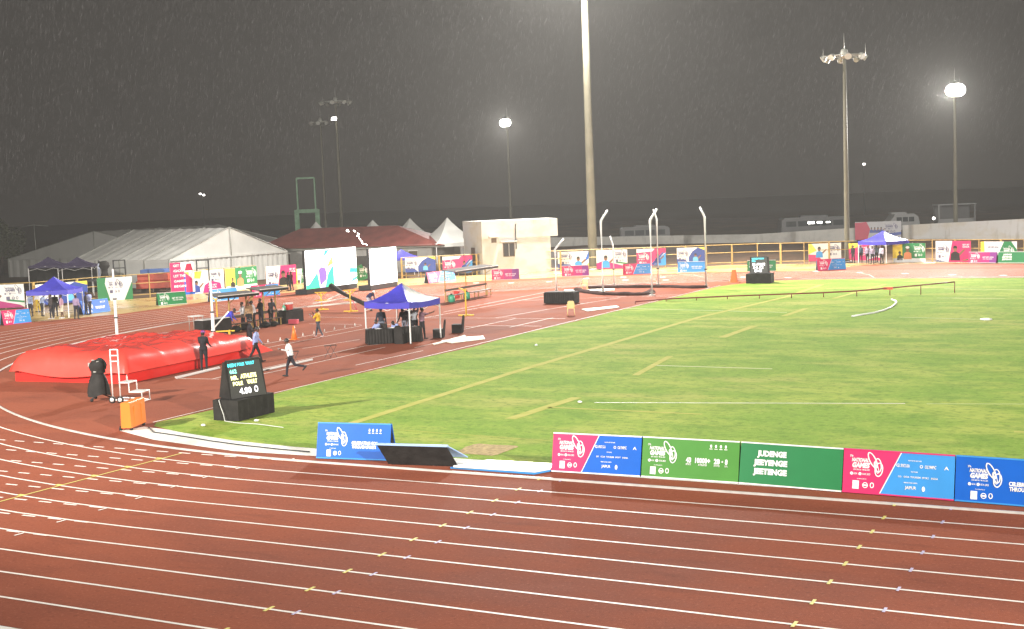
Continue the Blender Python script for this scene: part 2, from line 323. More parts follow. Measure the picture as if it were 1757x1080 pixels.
# ------------------------------------------------------------------ floodlight masts
def spot(loc, tgt, W, ang=75, col=(1, .965, .91), rad=.9):
    l = bpy.data.lights.new('floodlight_beam', 'SPOT'); l.energy = W; l.spot_size = R(ang); l.spot_blend = .6; l.color = col; l.shadow_soft_size = rad
    o = bpy.data.objects.new('floodlight_beam', l); COL.objects.link(o); o.location = loc
    o.rotation_euler = (V(tgt)-V(loc)).to_track_quat('-Z', 'Y').to_euler(); return o
def mast(base, h, r0, r1, label, lit=(), ring=2., nlamp=8, size=.5, small=(), aim=0.):
    """a tapered mast with a ring of floodlights; lit = indices of burning lamps"""
    t = thing('floodlight_mast', label, 'floodlight mast', base, aim, 'floodlight masts around the ground')
    mb = MB(); mb.tube([(0, 0, 0), (0, 0, .5), (0, 0, h*.5), (0, 0, h)], [r0*1.15, r0, (r0+r1)/2, r1], 'mast_paint', 12)
    mb.tube([(0, 0, 0), (0, 0, .12)], r0*1.8, 'galv', 12); mb.build('pole', t)
    mb = MB(); mb.tube([(ring*math.cos(a*math.pi/8), ring*math.sin(a*math.pi/8), h-.3) for a in range(16)], .06, 'galv', 6, closed=True)
    for a in range(4): mb.tube([(0, 0, h-.3), (ring*math.cos(a*math.pi/2), ring*math.sin(a*math.pi/2), h-.3)], .05, 'galv', 6)
    mb.lathe([(r1*2.6, h-.5), (r1*3, h-.2), (r1*2, h+.35), (.05, h+.5)], 'galv', 12); mb.build('lamp_ring', t)
    mb = MB(); mb.tube([(0, 0, h+.4), (0, 0, h+1.9)], [.035, .015], 'galv', 6)
    mb.tube([(ring, 0, h-.3), (ring, 0, h+.8)], [.03, .015], 'galv', 6); mb.tube([(-ring, 0, h-.3), (-ring, 0, h+.6)], [.03, .015], 'galv', 6); mb.build('lightning_rod', t)
    for k in range(nlamp):
        a = 2*math.pi*(k+.5)/nlamp; c = V((ring*math.cos(a), ring*math.sin(a), h-.45)); on = k in lit or k in small
        s = size if k in lit else (.2 if k in small else .34)
        yv = V((math.cos(a), math.sin(a), -.7)).normalized() if not on else V((math.sin(-aim)*0-0, -1, -.25)).normalized()
        if on: yv = (Matrix.Rotation(-aim, 3, 'Z')@(V((CX, 20, 0))-V(base)-V((0, 0, h)))).normalized()
        mb = MB(); xv = yv.cross(V((0, 0, 1))).normalized(); zv = xv.cross(yv)
        cir = lambda rr, d: [c+yv*d+(xv*math.cos(2*math.pi*j/12)+zv*math.sin(2*math.pi*j/12))*rr for j in range(12)]
        vs = cir(s*.5, -.35)+cir(s*.9, -.1)+cir(s, .1); mb.add(vs, [tuple(range(11, -1, -1))]+[(i*12+j, i*12+(j+1) % 12, (i+1)*12+(j+1) % 12, (i+1)*12+j) for i in range(2) for j in range(12)], 'galv')
        fl = mb.build('floodlight', t)
        lm_ = MB(); lm_.poly(cir(s*.97, .11), 'lamp_glow' if k in lit else ('lamp_small' if k in small else 'lamp_off')); lm_.build('lamp_glass', fl)
    return t
b = G(1018, 463); mast(b, 34, .47, .27, 'thick tall floodlight mast running out of the top of the view', (4, 5, 6), 2.4, 8, .6); P1 = b+V((0, 0, 33.4))
spot(P1+V((0, -3, -.6)), (-16, 50, 0), LAMPS['tall'], 160)
b = G(1454, 450); h2 = zat(b, 92); mast(b, h2, .27, .15, 'unlit mast with lamp crown beside the far gazebo', (), 2.0, 8, .4)
b = G(1640, 407, 1.5); h3 = zat(b, 148)-1.5; mast(b, h3, .24, .13, 'mast with the dazzling white floodlight above the pale far wall', (5, 6, 7), .5, 8, .68, small=()); P3 = b+V((0, 0, h3-.4))
spot(P3+V((.1, -2.2, -.2)), (-4, 12, 0), LAMPS['east'], 110)
b = AT(879, 437, 200); b.z = .0; h5 = zat(b, 206); mast(b, h5, .25, .14, 'distant lit mast rising behind the plastered building', (4, 5, 6), .6, 8, .62); P5 = b+V((0, 0, h5-.4))
spot(P5+V((.5, -2.4, -.3)), (0, 25, 0), LAMPS['west'], 60)
b = AT(589, 441, 190); b.z = 0.; h6 = zat(b, 172); mast(b, h6, .30, .14, 'taller of the two dim masts behind the red roof', (), 2.3, 8, .4)
mb = MB(); c = V((b.x, b.y, zat(b, 204)))-b; mb.box(c+V((0, -.4, 0)), (.9, .5, .5), 'galv'); f_ = bpy.data.objects[[o.name for o in COL.objects if o.name.startswith('floodlight_mast')][-1]]
fl = mb.build('floodlight', f_); mb = MB(); mb.box(c+V((.05, -.7, -.05)), (.8, .06, .42), 'lamp_glow'); mb.build('lamp_glass', fl)
b = AT(562, 446, 195); b.z = 0.; h7 = zat(b, 207); mast(b, h7, .22, .12, 'shorter of the two dim masts behind the red roof', (), 1.6, 8, .3)
# masts of the grandstand side, behind the viewer
for x, y, lb in ((-40, -50, 'grandstand side mast beyond the left end of the stand'), (78, -42, 'grandstand side mast beyond the right end of the stand')):
    mast((x, y, 0), 31, .45, .25, lb, (1, 2, 3), 2.4, 8, .6)
    spot(V((x, y, 30.4))+(V((0, 35, 30.4))-V((x, y, 30.4))).normalized()*3, (-14, 56, 0), LAMPS['stand']*(.85 if x < 0 else 1.2), 76)
# small far street lamps
def street_lamp(px, py, dep, label, n=2):
    b = AT(px, py, dep); h = b.z; t = thing('street_lamp', label, 'street lamp', (b.x, b.y, 0), YAW*-1, 'distant street lamps')
    mb = MB(); mb.tube([(0, 0, 0), (0, 0, h)], [.12, .07], 'black_metal', 6); mb.build('pole', t)
    for k in range(n):
        x = (k-(n-1)/2)*.7; hd = MB(); hd.box((x, .15, h+.06), (.5, .7, .16), 'black_metal'); hd = hd.build('lamp_head', t)
        g = MB(); g.box((x, -.23, h-.0-.25*k), (.42, .1, .3), 'lamp_small'); g.build('lamp_glass', hd)
street_lamp(347, 333, 260, 'small double lamp shining over the marquee roofs')
street_lamp(1482, 282, 230, 'small single lamp shining right of the unlit mast', 1)
t = thing('street_lamp', 'dim unlit double-arm lamp post behind the large marquee', 'street lamp', (lambda q: (q.x, q.y, 0))(AT(63, 450, 190)), 0.4, 'distant street lamps')
mb = MB(); mb.tube([(0, 0, 0), (0, 0, 6.4)], [.1, .06], 'galv', 6); mb.build('pole', t); mb = MB(); mb.tube([(-2.2, 0, 6.2), (0, 0, 6.45), (2.2, 0, 6.2)], .05, 'galv', 6); mb.build('arm', t)
# ------------------------------------------------------------------ large marquees, buildings, wall
def frame_of(A, B):
    d = (B-A); L = d.length; return L, math.atan2(d.y, d.x)
def marquee(name, A, B, ez, az, depth, label, cloth):
    L, rz = frame_of(A, B); t = thing(name, label, 'marquee', (A.x, A.y, 0), rz, 'large white marquees')
    mb = MB(); n = 10
    for s in (0, 1):
        for k in range(n):
            y0, y1 = depth*k/n, depth*(k+1)/n; x0, x1 = (0, L/2) if s == 0 else (L/2, L); z0, z1 = (ez, az) if s == 0 else (az, ez); sg = -.06
            c = [(x0, y0, z0), (x1, y0, z1), (x1, y1, z1), (x0, y1, z0)]
            ym = (y0+y1)/2; q = [(x0, ym, z0+sg), (x1, ym, z1+sg)]
            mb.add([c[0], c[1], q[1], q[0]], [(0, 1, 2, 3)], cloth); mb.add([q[0], q[1], c[2], c[3]], [(0, 1, 2, 3)], cloth)
    for s in (0, 1):
        x = 0 if s == 0 else L; mb.box((x, depth/2, ez-.18), (.05, depth, .36), cloth)
    mb.build('roof', t)
    mb = MB(); mb.poly([(0, .05, ez), (L/2, .05, az-.03), (L, .05, ez)], 'white_canvas'); bk_ = MB(); bk_.poly([(0, depth, ez), (L/2, depth, az-.03), (L, depth, ez)], 'white_canvas'); bk_.build('back_gable', t)
    mb.box((L/2, 0, ez-.05), (L, .1, .22), 'white_canvas'); mb.build('gable', t)
    mb = MB()
    nw = 12
    for k in range(nw*6):
        x0, x1 = L*k/(nw*6), L*(k+1)/(nw*6); ya, yb = .12+.06*math.sin(k*1.9), .12+.06*math.sin((k+1)*1.9)
        mb.add([(x0, ya, 0), (x1, yb, 0), (x1, yb, ez-.1), (x0, ya, ez-.1)], [(0, 1, 2, 3)], 'white_canvas')
    for x in (0.02, L-.02): mb.add([(x, .1, 0), (x, depth, 0), (x, depth, ez-.1), (x, .1, ez-.1)], [(0, 1, 2, 3)], 'white_canvas')
    mb.build('side_wall', t)
    mb = MB()
    for k in range(5): y = depth*k/4; [mb.box((x, y, ez/2), (.12, .12, ez), 'galv') for x in (-.04, L+.04)]; mb.tube([(-.05, y, ez+.02), (L/2, y, az+.03), (L+.05, y, ez+.02)], .05, 'galv', 6)
    mb.tube([(L/2, -.06, ez), (L/2, -.06, az)], .05, 'galv', 6)
    for k in (.3, .5, .68): mb.box((L*k, -.02, ez/2), (.07, .07, ez), 'galv')
    mb.build('frame', t); return t
A, B = G(291, 446, 2.8), G(492, 431, 2.8)
marquee('marquee_tent', A, B, 2.8, 5.62, 15, 'white gabled marquee behind the banners, its full front in view', 'grey_canvas')
A = V((-110.5, 86, 0)); B = V((-83, 88.5, 0)); marquee('marquee_tent', A, B, 2.35, 5.5, 26, 'broad grey-white marquee at far left behind dark gazebos', 'grey_canvas')
def pagoda(px, pyk, dep, w, label, zp=5.8):
    b = AT(px, 440, dep); b.z = 0; zp = zat(b, pyk); t = thing('pagoda_tent', label, 'tent', b, -YAW+.5, 'white peaked tents behind the red roof')
    mb = MB(); n = 9; ze = 3.0
    prof = [(1-(k/n), ze+(zp-ze)*(k/n)**1.55) for k in range(n)]+[(.012, zp)]
    for s in range(4):
        M_ = Matrix.Rotation(s*math.pi/2, 3, 'Z')
        for (r0, z0), (r1, z1) in zip(prof, prof[1:]): mb.add([M_@V((x*w/2*r, w/2*r, z)) for r, z, x in ((r0, z0, -1), (r0, z0, 1), (r1, z1, 1), (r1, z1, -1))], [(3, 2, 1, 0)], 'white_canvas', True)
    mb.build('roof', t); mb = MB()
    for s in range(4): M_ = Matrix.Rotation(s*math.pi/2, 3, 'Z'); mb.add([M_@V(q) for q in ((-w/2, w/2, ze), (w/2, w/2, ze), (w/2, w/2, ze-.4), (-w/2, w/2, ze-.4))], [(0, 1, 2, 3)], 'white_canvas')
    mb.build('valance', t)
    for x, y in ((1, 1), (1, -1), (-1, 1), (-1, -1)): m_ = MB(); m_.tube([(x*w/2*.97, y*w/2*.97, 0), (x*w/2*.97, y*w/2*.97, ze)], .06, 'white_metal', 6); m_.build('leg', t)
    mb = MB(); mb.add([(-w/2*.98, w/2*.96, 0), (w/2*.98, w/2*.96, 0), (w/2*.98, w/2*.96, ze), (-w/2*.98, w/2*.96, ze)], [(0, 1, 2, 3)], 'white_canvas'); mb.build('back_wall', t)
pagoda(545, 381, 158, 5.6, 'peaked white tent whose tip shows behind the two dim masts'); pagoda(642, 378, 156, 5.6, 'peaked white tent tip in the middle of the red roof')
pagoda(706, 375, 146, 5.6, 'peaked white tent behind the end of the red roof'); pagoda(770, 374, 138, 5.6, 'peaked white tent beside the plastered building, widest in view')
# long building with a red hipped roof
A = AT(440, 436, 142); B = AT(752, 428, 134); A.z = B.z = 0
L, rz = frame_of(A, B); t = thing('hall_building', 'long low building under a dark red hipped roof', 'building', A, rz); ez, rzh = 2.95, 5.0
mb = MB(); mb.box((L/2, 3.7, ez/2), (L-2.2, 6, ez), 'grey_wall'); mb.build('wall', t)
mb = MB(); e = .0
rf = [(-.4, 0, ez), (L+.4, 0, ez-.1), (L+.4, 7.6, ez-.1), (-.4, 7.6, ez), (3.5, 3.8, rzh), (L-6.5, 3.8, rzh)]
mb.add(rf, [(0, 1, 5, 4), (1, 2, 5), (2, 3, 4, 5), (3, 0, 4)], 'red_roof'); mb.add([V(q)-V((0, 0, .12)) for q in rf[:4]]+rf[:4], [(0, 4, 5, 1), (1, 5, 6, 2), (2, 6, 7, 3), (3, 7, 4, 0), (3, 2, 1, 0)], 'door_brown'); rfo = mb.build('roof', t)
mb = MB(); mb.box((L/2, .1, ez-.22), (L+.6, .1, .12), 'galv'); mb.build('gutter', rfo)
for k in range(5): mb = MB(); x = 3.4+k*3.9; mb.box((x, .68, 1.15), (.95, .1, 2.3), 'door_brown'); mb.box((x, .66, 2.32), (1.1, .12, .08), 'white_metal'); mb.build('door', t)
mb = MB(); mb.tube([(1.2, .2, ez), (L-.8, .2, ez)], .03, 'galv', 5)
mb.build('conduit', t)
def fairy():
    t = thing('string_lights', 'string of small white lights draped over the red roof', 'lights')
    pts = [(596, 396), (607, 396), (614, 401), (613, 405), (616, 409), (619, 413), (621, 417), (627, 419)]
    mb = MB(); mb.tube([AT(x, y, 132.5+.3*i) for i, (x, y) in enumerate(pts)], .015, 'black_metal', 4); mb.build('cable', t)
    for i, (x, y) in enumerate(pts):
        for dx, dy in ((0, 0), (2.2, 1.6)): mb = MB(); mb.ball(AT(x+dx, y+dy, 132.3+.3*i), .06 if (i or dx) else .13, 'lamp_small', n=6, m=5); mb.build('bulb', t)
fairy()
# white plastered building
A = AT(829, 461, 126); B = AT(946, 455, 127); A.z = B.z = 0; L, rz = frame_of(A, B)
t = thing('plastered_building', 'square white plastered building with weather stains and one shaded window', 'building', A, rz); zt = zat(A, 380)
OX = .75
mb = MB(); D = 7; vs = [(0, 0, 0), (L, 0, 0), (L, 0, zt-1.6), (0, 0, zt-1.6), (-1.3, 4.5, 0), (-1.3, 4.5, zt-1.6), (L, 7, 0), (L, 7, zt-1.6)]
mb.add(vs, [(0, 1, 2, 3), (4, 0, 3, 5), (1, 6, 7, 2), (6, 4, 5, 7)], 'old_plaster'); mb.build('wall', t)
mb = MB(); z0 = zt-1.75; mb.prism([(-.02, -.06), (L+OX, -.06), (L+OX, 7), (-1.36, 4.5)], zt-z0, 'old_plaster', lambda u, v, w: V((u, v, z0+w))); mb.build('parapet', t)
for px, py, w, h, nm in ((849, 413, .5, .45, 0), (874, 429, 1.15, 1.35, 1)):
    u = (px-829)/117*L; z = zat(A.lerp(B, u/L), py); mb = MB(); mb.box((u, -.01, z), (w, .14, h), 'door_brown'); wo = mb.build('window', t)
    if nm: mb = MB(); mb.box((u, -.1, z), (w-.16, .06, h-.16), 'window_dark'); mb.box((u, -.12, z), (.05, .07, h-.1), 'old_plaster'); mb.build('pane', wo)
    mb = MB()
    mb.prism([(u-w/2-.28, 0), (u+w/2+.28, 0), (u+w/2+.22, -.5), (u-w/2-.22, -.5)], .1, 'old_plaster', lambda a, b_, w_: V((a, b_-.07, z+h/2+.1+w_))); mb.build('sunshade', wo)
u = .49*L; mb = MB(); mb.tube([(u, -.13, zt-2.9), (u, -.13, zt-.45), (u+.12, -.13, zt-.4)], .05, 'black_metal', 6); mb.build('drainpipe', t)
mb = MB(); mb.box((-.65, 2.2, 1.5), (.9, .1, 2.3), 'door_brown', math.atan2(4.5, -1.3)); mb.build('door', t)
# retaining wall: grey low stretch and pale higher stretch
def wallseg(name, pts, label, mt):
    t = MB()
    for (a, at), (b, bt) in zip(pts, pts[1:]):
        d = (b-a).normalized(); nn = V((-d.y, d.x, 0))*.3
        vs = [a, b, b+nn, a+nn]; vs = [V((q.x, q.y, .6)) for q in vs]+[V((a.x, a.y, at)), V((b.x, b.y, bt)), V((b.x+nn.x, b.y+nn.y, bt)), V((a.x+nn.x, a.y+nn.y, at))]
        t.add(vs, [(0, 1, 5, 4), (1, 2, 6, 5), (2, 3, 7, 6), (3, 0, 4, 7), (4, 5, 6, 7)], mt)
    return tag(t.build(name), label, 'wall')
def wp(px, py0, py1, z=1.55): q = G(px, py0, z); return (q, zat(q, py1))
wallseg('boundary_wall', [wp(935, 422, 408), wp(1000, 420, 407.5), wp(1300, 415, 402), wp(1470, 412, 391)], 'low grey boundary wall running behind the hammer cage', 'grey_wall')
wallseg('retaining_wall', [wp(1548, 410, 387), wp(1600, 409.5, 384), wp(1757, 409, 376), wp(1850, 409, 372)], 'pale stained retaining wall behind the bright floodlight mast', 'old_plaster')
q = G(1616, 405, 1.55); mb = MB(); mb.box((0, -.12, .7), (.9, .2, 1.2), 'grey_wall'); mb.box((0, -.23, .7), (.5, .1, .8), 'door_brown'); tag(mb.build('meter_box', loc=(q.x, q.y-.3, 1.6)), 'small grey meter cabinet on the pale retaining wall', 'cabinet')
# small dugout-like shelter and vehicles beyond the wall
def bus(px0, px1, py, dep, label, h=3.0, zb=1.9, colr='bus_grey', lit=False, nose=False, name='bus', gr='buses parked beyond the wall'):
    a, b = AT(px0, py, dep), AT(px1, py-.0393*(px1-px0), dep); a.z = b.z = 0; L, rz = frame_of(a, b); zt = zat(a, py)
    t = thing(name, label, 'bus' if name == 'bus' else 'van', (a.x, a.y, zt-h), rz, gr)
    prof = [(0, .4), (L-.1, .4), (L, .9), (L-.12, h-.25), (L-.5, h), (.4, h), (.1, h-.2)]
    if nose: prof = [(0, .4), (L, .4), (L, h*.55), (L-.15, h-.35), (L-.6, h), (1.6, h), (1.0, h*.62), (.1, h*.5)]
    mb = MB(); mb.prism(prof, 2.3, colr, lambda u, v, w: V((u, w, v))); bo = mb.build('body', t)
    n = max(3, int(L/1.5)); x0 = 1.7 if nose else .5
    for k in range(n):
        w = (L-.6-x0)/n; mb = MB(); mb.box((x0+w*(k+.5), -.015, h*.72), (w*.86, .03, h*.24), 'vehicle_glass'); mb.build('window', bo)
    mb = MB(); mb.box((L/2, 1.15, h+.1), (L*.4, 1.2, .2), colr); mb.build('roof_unit', bo)
    for x in (1.2, L-1.4):
        m_ = MB(); m_.tube([(x, -.02, .45), (x, .25, .45)], .45, 'rubber', 12); m_.build('wheel', t)
    if lit:
        for k in range(3): mb = MB(); mb.box((L*.44+k*1.0, -.045, h*.75), (.75-.15*k, .02, .25-.05*k), 'lamp_small'); mb.build('lit_window', bo)
bus(1340, 1457, 375, 150, 'dark bus with brightly lit windows behind the unlit mast', 2.6, lit=True)
bus(1064, 1150, 391, 165, 'dim grey bus behind the hammer cage posts', 2.7)
bus(1512, 1578, 369, 145, 'pale van above the far banner by the gazebo', 2.2, colr='bus_white', nose=True, name='van')
q = AT(1606, 386, 150); L = 4.3; t = thing('bus_shelter', 'open roofed shelter behind the pale wall and bright mast', 'shelter', (q.x, q.y, 2.0), -YAW)
z1 = zat(V((q.x, q.y, 0)), 352)-2.0
mb = MB(); mb.box((L/2, 0, z1), (L+.2, 2, .15), 'bus_white'); mb.build('roof', t)
for x in (0.05, L-.05): mb = MB(); mb.box((x, -.9, z1/2), (.14, .14, z1), 'bus_white'); mb.build('post', t)
mb = MB(); mb.box((L/2, .9, z1*.55), (L, .1, z1*.9), 'bus_grey'); mb.box((L/2, -.7, z1*.3), (L, .1, z1*.2), 'bus_white'); mb.build('panel', t)
mb = MB(); mb.ball((0, 0, 0), .16, 'lamp_small'); o = mb.build('lamp_glass'); q2 = AT(1602, 375, 148); t = thing('parking_lamp', 'small bright lamp beside the roofed shelter beyond the wall', 'lamp', (q2.x, q2.y, 2)); o.parent = t; o.location = (0, 0, q2.z-2); mb = MB(); mb.tube([(0, .2, 0), (0, .2, q2.z-2)], .04, 'black_metal', 6); mb.build('pole', t)
# green steel frame tower behind the marquee
q = AT(531, 440, 180); q.z = 0; zt = zat(q, 306); zm = zat(q, 360); t = thing('steel_frame_tower', 'tall green steel portal frame behind the red roof', 'tower', q, -YAW); w = 2.7
for s in (-1, 1):
    mb = MB(); mb.box((s*w/2*.92, 0, zt/2), (.22, .3, zt), 'steel_green'); mb.build('upper_post', t); mb = MB(); mb.box((s*w/2*1.12, 0, zm/2), (.5, .5, zm), 'steel_green'); mb.build('lower_post', t)
mb = MB(); mb.box((0, 0, zt), (w*.92, .3, .25), 'steel_green'); mb.build('top_beam', t); mb = MB(); mb.box((0, 0, zm-.2), (w*1.15, .5, .5), 'steel_green'); mb.build('cross_beam', t)
# tree at the left edge
def tree(x, y, h, r, label, n=2600):
    t = thing('leafy_tree', label, 'tree', (x, y, 0), 0)
    mb = MB(); mb.tube([(0, 0, 0), (.1, 0, h*.3), (0, .1, h*.55)], [.22, .16, .09], 'bark', 8)
    cl = []
    for k in range(16):
        a = random.uniform(0, 6.28); rr = r*random.uniform(.2, .85); z = h*random.uniform(.4, .92); cl.append((V((rr*math.cos(a), rr*math.sin(a), z)), r*random.uniform(.25, .45)))
        mb.tube([(0, 0, h*.35), V((rr*math.cos(a), rr*math.sin(a), z))*.9], [.07, .02], 'bark', 5)
    mb.build('trunk', t); mb = MB()
    for k in range(n):
        c, cr = random.choice(cl); d = V((random.gauss(0, 1), random.gauss(0, 1), random.gauss(0, .8))).normalized()*cr*random.uniform(.4, 1.1)
        p = c+d; u = V((random.gauss(0, 1), random.gauss(0, 1), random.gauss(0, 1))).normalized()*.22; w = u.orthogonal().normalized()*.12
        mb.add([p-u, p+w, p+u, p-w], [(0, 1, 2, 3)], 'leaf')
    mb.build('crown', t)
q = AT(2, 440, 170); tree(q.x, q.y, 6.2, 3.6, 'dark leafy tree at the left edge behind the marquee')
q = AT(-40, 440, 165); tree(q.x, q.y, 7.5, 4, 'dark leafy tree outside the left edge of the ground')
# ------------------------------------------------------------------ perimeter fence
def fence(pts, label, h=2.05, hp=False):
    A = pts[0]; t = thing('perimeter_fence', label, 'fence', A, 0, 'ochre pipe fences round the track')
    rb = MB(); n = 0
    for a, b in zip(pts, pts[1:]):
        a = a-A; b = b-A; d = b-a; L = d.length; k = max(1, round(L/2.0))
        for z in (h, h*.62, .28): rb.tube([a+V((0, 0, z)), b+V((0, 0, z))], .035, 'ochre_paint', 5)
        for i in range(k):
            p = a.lerp(b, i/k); mb = MB(); w = .16 if n % 2 == 0 else .07
            mb.box(p+V((0, 0, h/2)), (w, w, h+.03), 'ochre_paint', math.atan2(d.y, d.x)); mb.build('post', t); n += 1
    rb.build('rail', t)
    mb = MB()
    return t
fl_ = [G(px, fy(px)) for px in (-40, 60, 170, 300, 440)]
fence(fl_, 'ochre pipe fence in front of the large white marquees')
fence([G(px, fy(px)) for px in (690, 850, 1000, 1213, 1300, 1380, 1466)], 'ochre pipe fence from the second screen past the hammer cage')
fence([G(px, fy(px)) for px in (1548, 1600, 1680, 1757)]+[V((22, 91, 0))], 'ochre pipe fence below the pale retaining wall')
# ------------------------------------------------------------------ printed banners and A-frame boards
def rectp(u0, v0, u1, v1): return [(u0, v0), (u1, v0), (u1, v1), (u0, v1)]
def fill(mb, f, poly, mt, lay): mb.poly([f(u, v, LAY*lay) for u, v in poly], mt)
def ring(mb, f, u, v, a, b, th, rot, mt, lay, n=18):
    o = []; i = []
    for k in range(n):
        an = 2*math.pi*k/n; c, s = math.cos(an), math.sin(an)
        for lst, e in ((o, 0), (i, th)):
            x, y = (a-e)*c, (b-e)*s; lst.append(f(u+x*math.cos(rot)-y*math.sin(rot), v+x*math.sin(rot)+y*math.cos(rot), LAY*lay))
    mb.add(o+i, [(k, (k+1) % n, n+(k+1) % n, n+k) for k in range(n)], mt)
def disc(mb, f, u, v, a, b, mt, lay, n=14): fill(mb, f, [(u+a*math.cos(2*math.pi*k/n), v+b*math.sin(2*math.pi*k/n)) for k in range(n)], mt, lay)
def emblem(mb, f, u, v, s, mt, lay):
    ring(mb, f, u-.16*s, v+.2*s, .17*s, .42*s, .06*s, .5, mt, lay); ring(mb, f, u+.1*s, v-.02*s, .17*s, .34*s, .055*s, .12, mt, lay)
    ring(mb, f, u+.14*s, v-.22*s, .2*s, .34*s, .055*s, -.12, mt, lay+.3); ring(mb, f, u+.02*s, v-.12*s, .1*s, .3*s, .04*s, .3, mt, lay+.5)
def logo(mb, f, u, v, w, h, mt, lay=2, full=True):
    """the games wordmark with its looped emblem, its date line and the three crests; (u,v) centre, w x h"""
    if not hasattr(mb, "sub"): mb.sub = MB()
    mb = mb.sub
    text(mb, f, '37th', u-.42*w, v+.40*h, .10*w, .06*h, mt, lay)
    text(mb, f, 'NATIONAL', u-.14*w, v+.30*h, .52*w, .105*h, mt, lay, .15, .045); text(mb, f, 'GAMES', u-.12*w, v+.165*h, .54*w, .145*h, mt, lay, .15, .06)
    emblem(mb, f, u+.34*w, v+.20*h, .56*h, mt, lay)
    if not full: return
    text(mb, f, 'GOA 26th Oct - 9th Nov 2023', u-.1*w, v+.05*h, .5*w, .045*h, mt, lay)
    disc(mb, f, u-.40*w, v-.06*h, .05*w, .05*w, mt, lay); text(mb, f, 'GOA', u-.28*w, v-.06*h, .12*w, .05*h, mt, lay); disc(mb, f, u-.14*w, v-.06*h, .05*w, .05*w, mt, lay); text(mb, f, 'GOA 2023', u+.05*w, v-.06*h, .25*w, .05*h, mt, lay)
    fill(mb, f, rectp(u-.36*w, v-.46*h, u-.16*w, v-.24*h), mt, lay); ring(mb, f, u+.03*w, v-.35*h, .09*w, .09*w, .025*w, 0, mt, lay); fill(mb, f, rectp(u-.04*w, v-.37*h, u+.1*w, v-.33*h), mt, lay)
    ring(mb, f, u+.24*w, v-.34*h, .065*w, .09*w, .03*w, 0, mt, lay); text(mb, f, 'CO-ORGANISED BY', u-.08*w, v-.19*h, .3*w, .025*h, mt, lay)
def crests(mb, f, u, v, w, h, mt, lay=2):
    for k in range(4):
        x = u+(k-1.5)*w/4; disc(mb, f, x, v+.12*h, .09*w*.6, .3*h, mt, lay, 8); fill(mb, f, rectp(x-.08*w, v-.42*h, x+.08*w, v-.3*h), mt, lay)
def art(style, L, H, mb, f):
    """mb: letters and marks; returns background polygons"""
    bgp = []
    if style in ('pinkblue', 'pinksky'):
        b = 'print_blue' if style == 'pinkblue' else 'print_sky'
        bgp = [('print_pink', [(0, 0), (.34*L, 0), (.53*L, H), (0, H)]), (b, [(.34*L, 0), (L, 0), (L, H), (.53*L, H)])]
        logo(mb, f, .20*L, .50*H, .30*L, .88*H, 'print_ltext')
        fill(mb, f, [(.335*L, 0), (.345*L, 0), (.535*L, H), (.525*L, H)], 'print_ltext', 1)
        z = 'print_ltext'
        for x, w, tx in ((.50, .03, 'G'), (.565, .08, 'SPORTS GOA'), (.71, .03, 'O'), (.79, .10, 'OLYMPIC'), (.93, .04, 'A')): text(mb, f, tx, x*L, .70*H, w*L, .075*H, z)
        for x, w, tx in ((.52, .03, 'GO'), (.58, .05, 'GOA'), (.66, .09, 'TOURISM'), (.75, .06, 'SPORT'), (.83, .06, 'INDIA')): text(mb, f, tx, x*L, .45*H, w*L, .04*H, z)
        text(mb, f, 'ASSOCIATE PARTNERS', .65*L, .82*H, .12*L, .025*H, z); text(mb, f, 'PARTNERS', .65*L, .57*H, .06*L, .025*H, z); text(mb, f, 'MEDIA PARTNERS', .62*L, .32*H, .12*L, .025*H, z)
        text(mb, f, 'JAIPUR', .62*L, .20*H, .1*L, .09*H, z); disc(mb, f, .735*L, .2*H, .014*L, .06*H, z, 2)
    elif style == 'greenstats':
        bgp = [('print_green', rectp(0, 0, L, H))]; logo(mb, f, .20*L, .48*H, .30*L, .86*H, 'print_ltext'); crests(mb, f, .79*L, .84*H, .2*L, .14*H, 'print_ltext')
        for x, w, tx, s in ((.49, .055, '43', 'SPORTS'), (.635, .155, '10000+', 'ATHLETES'), (.78, .06, '28', 'STATES'), (.835, .02, '+', ''), (.875, .028, '8', 'UTs')):
            text(mb, f, tx, x*L, .49*H, w*L, .135*H if tx != '+' else .05*H, 'print_ltext', bold=.05); s and text(mb, f, s, x*L, .385*H, min(w, .09)*L, .045*H, 'print_ltext')
    elif style == 'slogan':
        bgp = [('print_green2', rectp(0, 0, L, H))]
        for k, (s, w, x) in enumerate((('JUDENGE', .29, .315), ('JEEYENGE', .335, .305), ('JEETENGE', .335, .305))): text(mb, f, s, x*L, (.74-.215*k)*H, w*L, .185*H, 'print_ltext', bold=.06)
    elif style == 'celebrate':
        bgp = [('print_blue', rectp(0, 0, L, H))]; logo(mb, f, .25*L, .45*H, .30*L, .84*H, 'print_ltext'); crests(mb, f, .79*L, .80*H, .2*L, .16*H, 'print_ltext')
        text(mb, f, 'CELEBRATING GOA', .66*L, .46*H, .36*L, .095*H, 'print_ltext', bold=.05); text(mb, f, 'THROUGH SPORTS', .65*L, .35*H, .33*L, .095*H, 'print_ltext', bold=.05)
    elif style in ('magenta', 'skyplain', 'greenplain'):
        c = {'magenta': 'print_magenta', 'skyplain': 'print_sky', 'greenplain': 'print_green2'}[style]; bgp = [(c, rectp(0, 0, L, H))]
        if style == 'magenta': bgp = [('print_pink', rectp(0, 0, .45*L, H)), (c, rectp(.45*L, 0, .75*L, H)), ('print_purple', rectp(.75*L, 0, L, H))]
        logo(mb, f, .22*L, .48*H, .34*L, .9*H, 'print_ltext'); text(mb, f, 'GET SET GOA', .70*L, .52*H, .40*L, .13*H, 'print_ltext'); text(mb, f, 'FOR THE GAMES', .69*L, .36*H, .33*L, .08*H, 'print_ltext')
    return bgp
